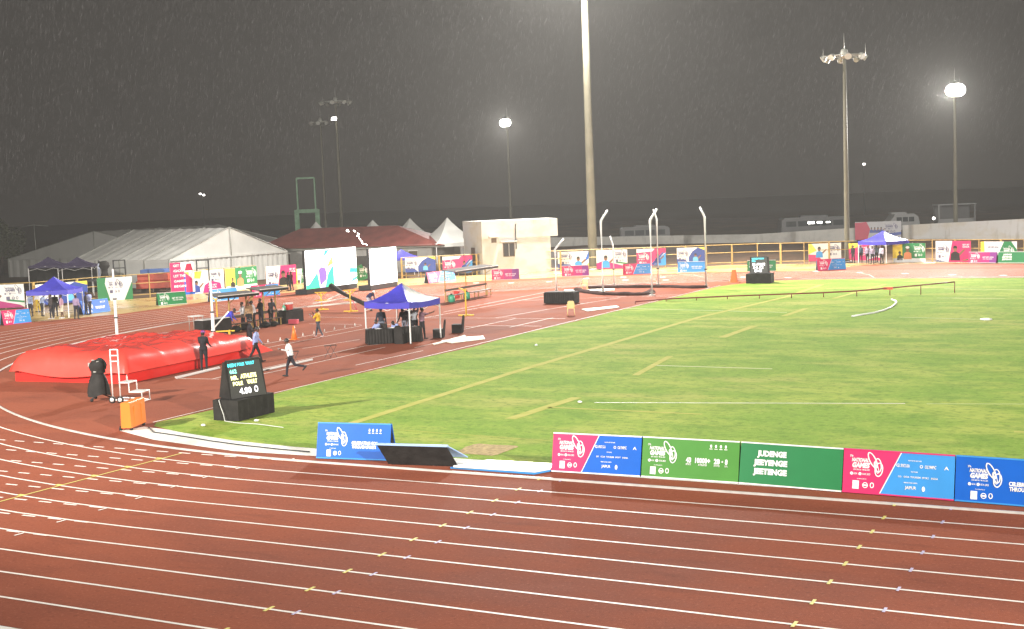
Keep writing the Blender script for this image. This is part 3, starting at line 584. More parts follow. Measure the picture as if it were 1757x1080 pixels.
def a_board(A, B, style, label, H=1.0, lean=.24, parts=True):
    """folding A-frame board, front foot from A to B"""
    L, rz = frame_of(A, B); t = thing('advertising_board', label, 'advertising board', A, rz, 'A-frame advertising boards'); th = math.asin(lean/H); dz = H*math.cos(th)
    f = lambda u, v, w: V((u, v*math.sin(th)-w*math.cos(th), .02+v*math.cos(th)+w*math.sin(th)))
    mb = MB(); bgp = art(style, L, H, mb, f); pb = MB()
    for c, p in bgp: pb.prism(p, -.02, c, lambda u, v, w: f(u, v, w))
    e = 'print_ltext' if style in ('pinkblue', 'greenstats', 'slogan') else ('print_'+{'pinksky': 'pink', 'celebrate': 'sky'}.get(style, 'white'))
    pb.build('front_panel', t)
    if mb.v: mb.build('lettering', t)
    if hasattr(mb, 'sub'): mb.sub.build('games_logo', t)
    tr = MB()
    for v in (.012, H+.0): tr.add([f(a, v+d, w) for a in (0, L) for d in (-.016, .016) for w in (-.022, .008)], [(0, 1, 3, 2), (4, 6, 7, 5), (0, 4, 5, 1), (2, 3, 7, 6), (0, 2, 6, 4), (1, 5, 7, 3)], e)
    tr.build('trim', t); t.rotation_euler[0] = random.uniform(-.02, .02); t.rotation_euler[2] += random.uniform(-.006, .006)
    fb = lambda u, v, w: V((u, 2*lean+.05-v*math.sin(th)+w*math.cos(th), .02+v*math.cos(th)+w*math.sin(th)))
    bb = MB(); bb.prism(rectp(0, 0, L, H), .02, bgp[-1][0], fb); bb.build('back_panel', t)
    for x in (.015, L-.035): sd = MB(); sd.prism([(0.02, .03), (2*lean+.03, .03), (lean+.035, dz)], .02, 'black_cloth', lambda u, v, w, x=x: V((x+w, u, v))); sd.build('end_panel', t)
    return t
def bG(a, b): return G(*a), G(*b)
NEAR = [((542.5, 787.5), (667.7, 792), 'celebrate', 'blue advertising board standing alone left of the fallen board'),
        ((946, 810.5), (1098, 819.5), 'pinkblue', 'pink and deep blue advertising board, leftmost of the long row'),
        ((1100, 819.6), (1266, 831), 'greenstats', 'leaf green advertising board reading 43 SPORTS and 10000+'),
        ((1267.5, 831), (1443.5, 845.5), 'slogan', 'dark green advertising board reading JUDENGE JEEYENGE JEETENGE'),
        ((1445, 845.6), (1636, 861), 'pinksky', 'pink and pale blue advertising board between slogan board and blue board'),
        ((1638, 861), (1834, 877), 'celebrate', 'blue advertising board cut off by the right edge')]
for a, b, s, l in NEAR: a_board(*bG(a, b), s, l)
FARB = [((7, 559), (54.5, 554), 'pinksky', 'pink and blue board beside the left gazebo legs'), ((143, 540.5), (190, 534.5), 'celebrate', 'blue board at the right foot of the left gazebo'),
        ((272, 525.5), (321, 521.5), 'greenplain', 'green board on the outer edge of the bend before the red mats'), ((364, 519), (410, 514), 'skyplain', 'blue board behind the athletes shelter roof'),
        ((435, 511.5), (481, 507), 'pinksky', 'pink and blue board seen over the right half of the athletes shelter'), ((736, 487), (783, 481), 'pinksky', 'pink and blue board right of the white screen'),
        ((843.5, 481.3), (890, 480), 'magenta', 'magenta board below the plastered building'), ((965, 475.5), (1011, 473.5), 'magenta', 'magenta board left of the thick mast foot'),
        ((1070, 472.5), (1117, 470.5), 'pinksky', 'pink and blue board seen through the hammer cage'), ((1163, 468.5), (1210, 467.5), 'skyplain', 'blue board behind the right hammer cage post'),
        ((1282, 466.8), (1331, 465.8), 'greenplain', 'green board half hidden by the far scoreboard'), ((1404, 465.5), (1452, 463), 'pinksky', 'pink and blue board at the foot of the unlit mast'),
        ((1661, 452), (1709, 452), 'magenta', 'magenta board below the red athlete banner'), ((1712, 452), (1762, 452), 'slogan', 'green slogan board at the far right edge')]
for a, b, s, l in FARB: a_board(*bG(a, b), s, l)
# the board that has fallen on its face, and the flat one next to it
A, B = G(668, 797), G(787, 801)
L, rz = frame_of(A, B); t = thing('advertising_board', 'toppled blue A-frame board lying open with its black inside showing', 'advertising board', A, rz, 'A-frame advertising boards')
mb = MB(); f = lambda u, v, w: V((u, -v*.62, .03+v*.86+w)); ff = lambda u, v, w: V((u-.22*v, -.02-.22*v-w, .02+v*.56))
mb.prism(rectp(0, 0, L, 1.0), .03, 'black_cloth', ff); mb.build('inner_panel', t)
mb = MB(); tp = lambda u, v, w: V((u-.22, -.25+v*.28, .58+w+v*.02)); mb.prism(rectp(0, 0, L, 1.0), .03, 'blue_back', lambda u, v, w: V((u-.22+.22*v, -.24+v*.95, .6-.5*v+w))); mb.build('outer_panel', t)
mb = MB(); mb.prism(rectp(-.03, -.04, L+.03, .04), .05, 'blue_back', lambda u, v, w: V((u-.22, -.24+v, .58+w))); mb.build('trim', t)
A, B = G(778, 806), G(918, 815)
L, rz = frame_of(A, B); t = thing('advertising_board', 'pale blue-white board lying flat on the kerb strip', 'advertising board', A, rz, 'A-frame advertising boards')
mb = MB(); mb.prism([(0, 0), (L, 0), (L+.55, .95), (.55, .95)], .05, 'print_white', lambda u, v, w: V((u, v, .06+w))); mb.build('front_panel', t)
mb = MB(); mb.prism([(-.12, .05), (L, -.03), (L+.5, .9), (.4, .95)], .04, 'print_sky', lambda u, v, w: V((u, v, .012+w))); mb.build('back_panel', t)
# banners tied to the fence
def figure(mb, f, u, v, s, shirt, lay, skin='print_skin', arms=True):
    sh = 'print_'+shirt
    fill(mb, f, [(u-.30*s, v), (u+.30*s, v), (u+.26*s, v+.42*s), (u+.1*s, v+.52*s), (u-.1*s, v+.52*s), (u-.26*s, v+.42*s)], sh, lay)
    disc(mb, f, u, v+.68*s, .13*s, .17*s, skin, lay+.5, 10); fill(mb, f, [(u-.14*s, v+.72*s), (u+.14*s, v+.72*s), (u+.08*s, v+.88*s), (u-.08*s, v+.88*s)], 'print_black', lay+1)
    if arms: fill(mb, f, [(u+.22*s, v+.42*s), (u+.30*s, v+.3*s), (u+.62*s, v+.62*s), (u+.55*s, v+.7*s)], skin, lay+.5)
def banner(x0, x1, yt, yb, kind, label, dy=None, front=.14):
    b0 = G(x0, fy(x0)); b1 = G(x1, fy(x1)); d = (b1-b0).normalized(); nn = V((d.y, -d.x, 0))*front
    b0 += nn; b1 += nn; L, rz = frame_of(b0, b1); zb = zat(b0, yb+(0.0)); zt = zat(b0, yt); H = zt-zb
    t = thing('printed_banner', label, 'banner', b0+V((0, 0, zb)), rz, 'printed banners along the fence')
    f = lambda u, v, w: V((u, -w, v))
    bk = MB(); bk.box((L/2, .02, H/2), (L, .03, H), 'print_white' if kind not in ('red', 'magfig') else 'print_pink'); mb = MB(); lt = MB()
    P = lambda c, *q: fill(mb, f, [(a*L, b*H) for a, b in q], 'print_'+c, 1)
    P2 = lambda c, *q: fill(mb, f, [(a*L, b*H) for a, b in q], 'print_'+c, 2)
    tx = 'print_btext'
    def lg(u, v, w, h, m): logo(lt, f, u*L, v*H, w*L, h*H, m, 4)
    if kind == 'bluewhite': P('navy', (.42, 0), (1, 0), (1, .8), (.75, 1), (.55, .75), (.42, .4)); P('yellow', (.75, 1), (1, .8), (1, 1)); P('navy', (0, 0), (.42, 0), (.3, .25), (0, .3)); lg(.2, .52, .38, .7, tx); figure(mb, f, .66*L, .1*H, .6*H, 'cyan_cloth', 2)
    elif kind == 'redblue': P('pink', (0, 0), (.72, 0), (.78, 1), (.62, 1), (.55, .84), (0, .78)); P('sky', (.55, 0), (1, 0), (1, .75), (.82, .5)); P('pink', (.72, .55), (1, .75), (1, 1), (.7, 1)); lg(.22, .42, .36, .7, 'print_ltext'); figure(mb, f, .72*L, .15*H, .62*H, 'navy', 2); P2('navy', (.5, .12), (.55, .02), (.95, .75), (.9, .8))
    elif kind == 'yellowred': P('yellow', (0, .65), (.35, .75), (.3, 1), (0, 1)); P('pink', (0, 0), (.55, 0), (.65, .9), (.35, 1), (.25, .75), (0, .68)); P('pink', (.55, 0), (1, 0), (1, .12), (.85, .2)); lg(.83, .55, .3, .6, tx); [text(lt, f, s, .45*L, (.75-.14*k)*H, .28*L, .08*H, 'print_ltext', 4) for k, s in enumerate(('GET SET', 'GOA', 'WELCOMES', 'YOU'))]
    elif kind == 'team': P('blue', (0, .05), (.6, .3), (0, .5)); P('pink', (.25, .05), (1, .1), (1, .52), (.6, .5)); P('yellow', (.82, .55), (1, .5), (1, 1), (.86, 1)); [figure(mb, f, x*L, .38*H, .5*H, c, 2, arms=False) for x, c in ((.18, 'sky'), (.34, 'black'), (.5, 'blue'), (.69, 'orange_cloth'))]; lg(.78, .28, .26, .4, 'print_ltext')
    elif kind == 'whitefig': P('blue', (.85, .4), (1, .6), (1, 1)); P('navy', (0, 0), (.5, .1), (.4, .3), (0, .35)); P('yellow', (.75, 0), (1, 0), (1, .35)); lg(.26, .62, .36, .66, tx); figure(mb, f, .66*L, .1*H, .7*H, 'sky', 2)
    elif kind == 'whitemaroon': P('magenta', (0, 0), (1, 0), (.9, .12), (.5, .3), (.2, .42), (0, .3)); P('green2', (.6, .3), (1, .2), (1, .28), (.7, .36)); lg(.76, .64, .38, .66, tx); figure(mb, f, .3*L, .05*H, .75*H, 'sky', 2)
    elif kind == 'yellowwhite': P('yellow', (0, .4), (.25, .6), (.1, 1), (0, 1)); P('pink', (0, 0), (.45, 0), (.25, .35), (0, .4)); lg(.76, .6, .36, .66, tx); figure(mb, f, .33*L, .2*H, .7*H, 'sky', 2)
    elif kind == 'portrait': P('yellow', (0, 0), (.3, 0), (.3, 1), (0, 1)); P('green2', (.3, .2), (1, .2), (1, 1), (.3, 1)); lg(.8, .6, .34, .66, 'print_ltext'); figure(mb, f, .46*L, .15*H, .75*H, 'orange_cloth', 3, arms=False); figure(mb, f, .22*L, .1*H, .55*H, 'black', 2, arms=False); disc(mb, f, .46*L, .78*H, .06*L, .07*H, 'print_white', 5); fill(mb, f, rectp(.02*L, 0, .75*L, .2*H), 'print_white', 2)
    elif kind == 'magfig': P('white', (0, 0), (.36, 0), (.48, 1), (0, 1)); P('navy', (0, 0), (.36, 0), (0, .14)); lg(.2, .5, .34, .66, tx); figure(mb, f, .56*L, .08*H, .8*H, 'black', 2); P2('green2', (.7, .05), (1, .12), (1, .2)); [text(lt, f, s, .87*L, (.82-.1*k)*H, .2*L, .07*H, 'print_ltext', 4) for k, s in enumerate(('GET SET', 'GOA'))]
    elif kind == 'green': P('yellow', (0, 0), (.12, 0), (.1, 1), (0, 1)); P('green2', (.4, .0), (1, 0), (1, .6), (.85, 1), (.65, 1)); lg(.76, .45, .3, .66, 'print_ltext'); text(lt, f, 'GET SET GOA', .35*L, .72*H, .3*L, .1*H, tx, 4); figure(mb, f, .25*L, .0*H, .5*H, 'magenta', 2)
    elif kind == 'pinktall': P('pink', (0, 0), (.9, 0), (.9, .45), (.45, .78), (.45, 1), (0, 1)); [text(lt, f, s, .38*L, (.9-.17*k)*H, .5*L, .08*H, 'print_ltext', 4) for k, s in enumerate(('GET SET', 'GOA', 'LET THE', 'GAMES', 'BEGIN'))]; P('maroon', (.6, .72), (.95, .72), (.88, .95), (.7, .95))
    elif kind == 'dark': P('black', (0, 0), (1, 0), (1, 1), (0, 1)); P2('green2', (0, 0), (1, .2), (.4, .7), (0, .6)); lg(.5, .4, .7, .4, 'print_ltext')
    elif kind == 'wideblue': P('blue', (0, 0), (.25, 0), (.3, .5), (.12, .8), (0, 1)); P('yellow', (0, .98), (.45, .98), (.4, .65), (.1, .7)); P('magenta', (.45, 0), (.95, 0), (.9, .4), (.68, .52), (.5, .35)); lg(.78, .72, .28, .46, tx); figure(mb, f, .3*L, .05*H, .6*H, 'navy', 2); [text(lt, f, s, .7*L, (.33-.1*k)*H, .22*L, .07*H, 'print_ltext', 4) for k, s in enumerate(('GET SET', 'GOA'))]
    elif kind == 'greywhite': P('grey', (0, 0), (1, 0), (1, .12), (0, .2)); P('maroon', (0, 0), (.3, 0), (.4, .55), (.28, .95), (0, 1)); P('navy', (.45, .0), (1, .1), (1, .3), (.6, .25)); lg(.75, .6, .34, .6, tx); [figure(mb, f, (.42+.1*k)*L, .35*H, .38*H, 'navy', 2) for k in range(3)]
    elif kind == 'greenfig': P('green2', (0, 0), (.35, .0), (.22, .75), (.25, 1), (0, 1)); P('green2', (.75, 0), (1, 0), (1, .8)); lg(.5, .6, .42, .6, tx)
    bk.build('panel', t); mb.build('artwork', t)
    if lt.v: lt.build('lettering', t)
    if hasattr(lt, 'sub'): lt.sub.build('games_logo', t)
    for x in (.05, L-.05): p_ = MB(); p_.box((x, .08, (H-zb)/2-.0), (.06, .06, H+zb), 'ochre_paint'); p_.build('pole', t)
    return t
for q in [(-38, 44, 491, 531, 'whitemaroon', 'white and maroon fence banner behind the gazebos at the left edge'), (62, 150, 489, 525, 'bluewhite', 'white and navy fence banner behind the left gazebo legs'),
          (168, 228, 478, 518, 'greenfig', 'white and green fence banner below the black covered camera'), (293, 334, 452, 504, 'pinktall', 'tall pink fence banner in front of the marquee'),
          (316, 384, 467, 506, 'wideblue', 'white banner with blue and yellow corner and maroon shield'), (386, 440, 462, 500, 'portrait', 'yellow and green portrait banner in front of the marquee gable'),
          (456, 508, 458, 498, 'magfig', 'white and crimson banner at the marquee corner'), (508, 524, 462, 496, 'green', 'narrow white and green banner beside the left screen'),
          (613, 634, 440, 486, 'dark', 'dark green banner between the two bright screens'), (696, 748, 443.5, 468, 'bluewhite', 'white and navy banner with yellow corner right of the white screen'),
          (760, 811, 441, 470, 'redblue', 'red and blue banner above the bench shelter'), (826, 878, 438, 468, 'yellowred', 'yellow and red banner in front of the plastered building window'),
          (894, 945, 440, 468.5, 'team', 'banner with a row of people at the plastered building corner'), (958, 1011, 433, 464, 'whitefig', 'white banner with blue clad athlete left of the thick mast'),
          (1024, 1077, 430, 462, 'whitemaroon', 'white and maroon banner right of the thick mast'), (1093, 1143, 428, 457, 'redblue', 'red and blue banner seen between the hammer cage posts'),
          (1162, 1210, 426, 453, 'bluewhite', 'navy and white banner behind the right cage post'), (1387, 1443, 419, 449, 'yellowwhite', 'yellow and white banner left of the unlit mast'),
          (1457, 1513, 418, 447, 'yellowred', 'pale banner behind the far gazebo'), (1533, 1589, 418, 450, 'portrait', 'green portrait banner right of the far gazebo'),
          (1607, 1667, 414, 450, 'magfig', 'white and red athlete banner below the pale wall'), (1684, 1746, 415, 449, 'green', 'white and green banner above the far right board')]: banner(*q)
# the banner up on the wall
A, B = G(1469, 412, 1.55), G(1548, 410, 1.55); A -= V((0, .5, 0)); B -= V((0, .5, 0)); L, rz = frame_of(A, B); H = zat(B, 381)-zat(B, 412)
t = thing('printed_banner', 'large maroon and grey banner standing on the bank behind the far gazebo', 'banner', A, rz, 'printed banners along the fence')
mb = MB(); f = lambda u, v, w: V((u, -w, v)); mb.box((L/2, .03, H/2), (L, .05, H), 'print_grey'); mb.build('panel', t); mb = MB()
fill(mb, f, [(0, 0), (.27*L, 0), (.33*L, .6*H), (.25*L, H), (0, H*.95)], 'print_maroon', 1); fill(mb, f, [(.5*L, .05*H), (L, .25*H), (L, .4*H), (.6*L, .3*H)], 'print_navy', 1)
for k in range(4): figure(mb, f, (.36+.07*k)*L, .38*H, .35*H, 'navy', 2)
mb.build('artwork', t); mb = MB(); logo(mb, f, .78*L, .62*H, .3*L, .56*H, 'print_btext', 3); mb.sub.build('games_logo', t)
# ------------------------------------------------------------------ big screens
def screen(tl, tr, bl, br, label, artful):
    A, B = G(*bl), G(*br); A2 = A.copy(); L, rz = frame_of(A, B); zb = .55
    k = .935
    A = CP+(A-CP)*k; B = CP+(B-CP)*k; zb = A.z; A.z = 0; B.z = 0; L, rz = frame_of(A, B); zt = zat(A, tl[1]); H = zt-zb
    t = thing('video_screen', label, 'video screen', A, rz, 'bright video screens by the marquee'); f = lambda u, v, w: V((u, -w, zb+v))
    mb = MB(); mb.box((L/2, .14, zb+H/2), (L+.06, .22, H+.06), 'black_metal'); mb.build('cabinet', t)
    mb = MB(); mb.box((L/2, .6, zb*.5), (L, 1.2, zb-.06), 'black_metal'); mb.build('plinth', t)
    mb = MB(); fill(mb, f, rectp(0, 0, L, H), 'screen_white', 1)
    if artful:
        F = lambda c, l, *q: fill(mb, f, [(a*L, b*H) for a, b in q], 'screen_'+c, l)
        F('green', 2, (0, 0), (.26, 0), (.22, .42), (.10, .2)); F('green', 2, (.36, 0), (.54, 0), (.53, .58), (.42, .35)); F('purple', 3, (.26, .08), (.36, .04), (.40, .3), (.38, .5), (.30, .55), (.24, .48)); F('lilac', 4, (.27, 0), (.36, 0), (.385, .2), (.31, .12))
        F('orange', 3, (.40, .52), (.53, .6), (.53, .82), (.46, .7)); F('teal', 2, (.35, .78), (.47, .98), (.37, .98)); F('green', 2, (.88, .05), (1, .12), (1, .2), (.9, .14)); F('teal', 2, (.85, .32), (1, .3), (1, .42), (.86, .44)); F('green', 2, (0, 0), (.1, .12), (0, .1))
        for x in (.62, .7, .74): F('purple', 2, (x, .34), (x+.012, .3), (x+.02, .32), (x+.01, .36))
    mb.build('display', t); return t
screen((524, 431), (612, 425), (526, 497), (613, 486), 'large screen showing green and purple graphics', True)
screen((634, 428), (680, 424), (636, 490), (682, 483), 'smaller blank white screen right of the colourful one', False)
q = G(570, 505); 
# ------------------------------------------------------------------ pop-up gazebos
def gazebo(c, w, d, rz, he, hp, label, cloth='blue_canopy', val=.32, white=None, legs=True):
    t = thing('pop_up_gazebo', label, 'gazebo', c, rz, 'pop-up gazebos round the track'); mb = MB(); n = 8
    cs = [(-1, -1), (1, -1), (1, 1), (-1, 1)]
    for s in range(4):
        a, b = cs[s], cs[(s+1) % 4]; g = []
        for i in range(n+1):
            k = i/n; row = []
            for j in range(9):
                q = j/8; x = (a[0]+(b[0]-a[0])*q)*w/2*(1-k); y = (a[1]+(b[1]-a[1])*q)*d/2*(1-k); z = he+(hp-he)*(k**1.6)-.07*math.sin(q*math.pi)*(1-k)**2-.05*math.sin(q*math.pi)*math.sin(k*math.pi)
                row.append(V((x, y, z+.012*math.sin(q*23+k*17+s))))
            g.append(row)
        for i in range(n):
            for j in range(8):
                m_ = 'white_canvas' if s == white and j > 1.2+abs(i-3)*.35-(i < 1)*.4 else cloth  # white area on this side is wet glare painted into the canopy colour
                mb.add([g[i][j], g[i][j+1], g[i+1][j+1], g[i+1][j]], [(0, 1, 2, 3)] if i < n-1 else [(0, 1, 2)], m_, True)
    bmx = mb.build('canopy', t)
    vb = MB()
    for s in range(4):
        a, b = cs[s], cs[(s+1) % 4]
        for j in range(10):
            q0, q1 = j/10, (j+1)/10; p = lambda q, z: V(((a[0]+(b[0]-a[0])*q)*w/2, (a[1]+(b[1]-a[1])*q)*d/2, z))
            sg = lambda q: -.07*math.sin(q*math.pi)
            vb.add([p(q0, he+sg(q0)), p(q1, he+sg(q1)), p(q1, he-val+sg(q1)*.6), p(q0, he-val+sg(q0)*.6)], [(0, 1, 2, 3)], cloth)
    vb.build('valance', t)
    for x, y in cs:
        if not legs: break
        m_ = MB(); m_.box((x*w/2*.98, y*d/2*.98, he/2), (.055, .055, he-.02), 'white_metal'); m_.box((x*w/2*.98, y*d/2*.98, .02), (.11, .11, .03), 'black_metal'); m_.build('leg', t)
    tr = MB()
    for s in range(4):
        a, b = cs[s], cs[(s+1) % 4]; P = lambda q, z: V(((a[0]+(b[0]-a[0])*q)*w/2*.97, (a[1]+(b[1]-a[1])*q)*d/2*.97, z))
        for q in (0, .5): tr.tube([P(q, he-.05), P(q+.5, he-.45)], .014, 'white_metal', 5); tr.tube([P(q, he-.45), P(q+.5, he-.05)], .014, 'white_metal', 5)
    tr.build('truss', t); return t
a, b, c, d = G(621, 596), G(706, 591), G(765, 581), G(679, 566)
ctr = (a+b+c+d)/4; e1 = (b-a); rz = math.atan2(e1.y, e1.x); w_ = (e1.length+(c-d).length)/2; d_ = ((d-a).length+(c-b).length)/2
print('gazebo', ctr, w_, d_, math.degrees(rz))
ctr = G(706, 591)+V((-1.38, 1.5, 0)); w_ = d_ = 2.85
gz = gazebo(ctr, w_, d_, R(-3), 2.15, 3.05, 'blue gazebo over the officials table in front of the bench shelters', white=1)
TENT = ctr
g2 = (G(55, 551)+G(128, 545))/2+V((-1.2, 1.4, 0))
gazebo(g2, 3.0, 3.0, math.radians(26), 2.05, 2.95, 'blue gazebo nearest the left edge that shows all its roof')
gazebo(G(3, 553)+V((-1.9, -1.7, 0)), 3.0, 3.0, math.radians(26), 2.05, 2.95, 'blue gazebo cut off by the left edge')
for px, lb in ((88, 'dark gazebo against the broad marquee, left one of two'), (138, 'dark gazebo against the broad marquee, right one of two')):
    q = AT(px, 520, 121); q.z = 0; z1 = zat(q, 441); gz = gazebo(q, 3.1, 3.1, R(35), zat(q, 455), z1, lb, 'dark_canopy', .2)
    mb = MB(); mb.box((0, 1.45, (z1-1.)/2), (2.9, .04, z1-1.), 'black_cloth'); mb.box((-1.45, 0, (z1-1.)/2), (.04, 2.9, z1-1.), 'black_cloth'); mb.build('side_wall', gz)
q = G(1513, 452)+V((0, .9, 0)); gazebo(q, 3.3, 3.3, R(62), 2.1, 3.05, 'small blue gazebo beside the unlit mast at the far end')
q = AT(690, 470, 128); q.z = 0; gazebo(q, 3, 3, R(40), zat(q, 440), zat(q, 428), 'blue gazebo peeking out behind the white screen')
# ------------------------------------------------------------------ landing mat under its red rain cover
mo = V((-21.6, 15.9, 0)); t = thing('landing_mat', 'large landing mat under a glossy crumpled red rain cover', 'landing mat', mo, 0)
ca, cb, cc, cdn = V((-24.4, 10.95, 0)), V((-18.3, 11.45, 0)), V((-18.9, 20.6, 0)), V((-26.2, 20.2, 0))
mb = MB(); bp_ = [ca-mo, cb-mo, cc-mo, cdn-mo]; mb.prism([(p.x, p.y) for p in bp_], .5, 'red_base'); mb.build('base', t)
mb = MB(); NU, NV = 64, 84; gr = []
def matp(u, v):
    e = .22; p = (ca*(1-u)*(1-v)+cb*u*(1-v)+cc*u*v+cdn*(1-u)*v)-mo
    return p
for i in range(NU+1):
    row = []
    for j in range(NV+1):
        u, v = i/NU, j/NV; uu, vv = u*1.06-.03, v*1.04-.02; p = matp(uu, vv)
        d = min(u, 1-u)*6.5; dv = min(v, 1-v)*9.2; ed = min(d, dv); rise = 1-math.exp(-ed*3.6)
        cr = min(1, d*1.3)*min(1, dv*1.3)
        nz = noise.noise(p*.4)*.11+noise.noise(p*1.0+V((3, 0, 0)))*.05+(1-abs(noise.noise(p*V((.8, .45, 1))+V((9, 2, 0)))))**10*.09+noise.noise(p*3)*.006
        rid = (1-abs(noise.noise(V((p.x*.9+p.y*.5, p.y*.5, 5)))))**14*.05
        hgt = .52+.10*math.sin(u*math.pi)+(.78-.16*v)*rise+(nz+rid)*min(1, ed*1.2)
        low = .14*math.sin(u*9)*max(0, 1-d*3)
        bow = .12*math.sin(3.1*u+.3)*max(0, 1-dv*2)
        sw = .34*max(0, math.sin(math.pi*min(1, max(0, (u-.08)/.8)))) if v < .5 else .05
        p.z = max(.12, hgt+low*.4-((.08+sw*max(0, 1-dv*3)) if ed < .3 else 0)*(1-ed/.3)+bow*.3); row.append(p)
    gr.append(row)
mb.add([p for r_ in gr for p in r_], [(i*(NV+1)+j, (i+1)*(NV+1)+j, (i+1)*(NV+1)+j+1, i*(NV+1)+j+1) for i in range(NU) for j in range(NV)], 'red_vinyl', True); mb.build('rain_cover', t)
mb = MB(); fw_ = [cc-mo+V((.0, -1.2, .5)), cc-mo+V((.9, -1.5, .22)), cc-mo+V((1.0, .3, .28)), cc-mo+V((-.2, .0, .85))]
mb.poly(fw_, 'red_vinyl'); mb.build('cover_flap', t)
# vault uprights
def upright(base, h, label):
    t = thing('vault_upright', label, 'vault upright', base, .3, 'pole vault uprights by the red mat')
    mb = MB(); mb.box((0, 0, h*.3), (.13, .10, h*.6), 'white_metal'); mb.build('outer_post', t); mb = MB(); mb.box((0, 0, h*.78), (.085, .07, h*.44), 'white_metal'); mb.build('inner_post', t)
    mb = MB()
    for z in (h*.35, h*.6): mb.box((0, 0, z), (.18, .15, .08), 'black_metal')
    mb.build('clamp', t); mb = MB(); mb.box((0, 0, .05), (.9, .5, .1), 'white_metal'); mb.build('foot', t); return t
q = G(369, 616); upright(q, zat(q, 482), 'white vault upright beside the man in black'); q = G(201, 578, 0)+V((0, 0, 0)); q = V((-29.6, 21.6, 0)); q = G(202, 590); upright(q, zat(q, 462), 'white vault upright standing behind the red mat')
# ------------------------------------------------------------------ camera pedestal under a cloth
q = G(171, 687); t = thing('broadcast_camera', 'broadcast camera on a pedestal under a black rain cloth', 'camera', q, 0)
mb = MB(); n = 26; pr = [(.50, .22), (.47, .45), (.40, .75), (.27, 1.02), (.19, 1.12), (.20, 1.2)]; vs = []
for r_, z in pr:
    for k in range(n): a = 2*math.pi*k/n; rr = r_*(1+.10*math.sin(a*6+z)*(1.15-z)); vs.append((rr*math.cos(a), rr*math.sin(a)*.8, z-.06*math.sin(a*3)*(1.1-z)))
mb.add(vs, [(i*n+k, i*n+(k+1) % n, (i+1)*n+(k+1) % n, (i+1)*n+k) for i in range(len(pr)-1) for k in range(n)], 'black_cloth', True); mb.build('skirt_cloth', t)
mb = MB(); n = 28; vs = []; pr = [(.30, .22, 1.04), (.28, .22, 1.14), (.33, .25, 1.22), (.37, .27, 1.34), (.33, .25, 1.46), (.24, .18, 1.56), (.13, .1, 1.61), (.01, .01, 1.6)]
for rx, ry, z in pr:
    for k in range(n):
        a = 2*math.pi*k/n; c_, s_ = math.cos(a), math.sin(a); e = (abs(c_)**2.3+abs(s_)**2.3)**(-1/2.3); w = 1+.07*noise.noise(V((c_*2.2, s_*2.2, z*3)))+.05*math.sin(a*7+z*4); vs.append((rx*c_*e*w+.03, ry*s_*e*w, z+.05*noise.noise(V((c_*1.6, s_*1.6, z*2+4)))+.05*c_))
mb.add(vs, [(i*n+k, i*n+(k+1) % n, (i+1)*n+(k+1) % n, (i+1)*n+k) for i in range(len(pr)-1) for k in range(n)], 'black_cloth', True); mb.build('cover', t)
mb = MB(); mb.box((-.24, -.17, 1.40), (.09, .06, .15), 'galv', .3); mb.box((-.02, -.19, 1.585), (.14, .06, .04), 'galv', -.3); mb.box((.2, -.15, 1.53), (.1, .06, .04), 'galv', .4); mb.box((.08, -.23, 1.14), (.12, .03, .04), 'galv', .1); mb.build('viewfinder', t)
for k in range(3): a = 2.1*k+.6; m_ = MB(); m_.tube([(0, 0, .3), (.42*math.cos(a), .42*math.sin(a), .1)], .03, 'black_metal', 6); m_.ball((.44*math.cos(a), .44*math.sin(a), .07), .07, 'rubber', n=8, m=6); m_.build('castor', t)
# white wheeled frame with steps
q = G(203, 692); t = thing('judge_step_stand', 'white wheeled steel frame with steps and a tall twin upright', 'step stand', q, R(14))
mb = MB(); T_ = lambda *p: mb.tube(list(p), .028, 'white_metal', 6)
for x in (-.16, .16): T_((x-.05, .0, .12), (x-.05, .0, 2.05))
for z in (2.05, 1.82, 1.6): T_((-.21, 0, z), (.11, 0, z))
mb.build('upright', t); mb = MB(); T_ = lambda *p: mb.tube(list(p), .028, 'white_metal', 6)
for y in (-.02, .55):
    T_((.11, y, .12), (1.05, y, .06)); T_((.11, y, .78), (.50, y, .78), (.50, y, .42), (1.02, y, .42), (1.02, y, .06)); T_((-.2, y, .12), (.11, y, .12))
for x, z in ((.5, .78), (.5, .42), (1.02, .42), (1.02, .06), (.11, .78)): T_((x, -.02, z), (x, .55, z))
mb.build('step_frame', t); mb = MB(); mb.box((.3, .27, .80), (.4, .55, .02), 'grey_canvas'); mb.box((.76, .27, .44), (.5, .55, .02), 'grey_canvas'); mb.build('tread', t)
for x in (-.22, .12):
    w = MB(); w.tube([(x, -.06, .13), (x, -.0, .13)], .13, 'rubber', 14); w.tube([(x, -.075, .13), (x, -.055, .13)], .08, 'white_metal', 12); w.build('wheel', t)
mb = MB(); mb.lathe([(.035, 0), (.035, .17), (.015, .2), (.015, .24)], 'white_metal', 8); tag(mb.build('water_bottle', loc=q+Matrix.Rotation(R(14), 3, 'Z')@V((.28, .25, .812))), 'small clear water bottle on the top step of the white stand', 'bottle')
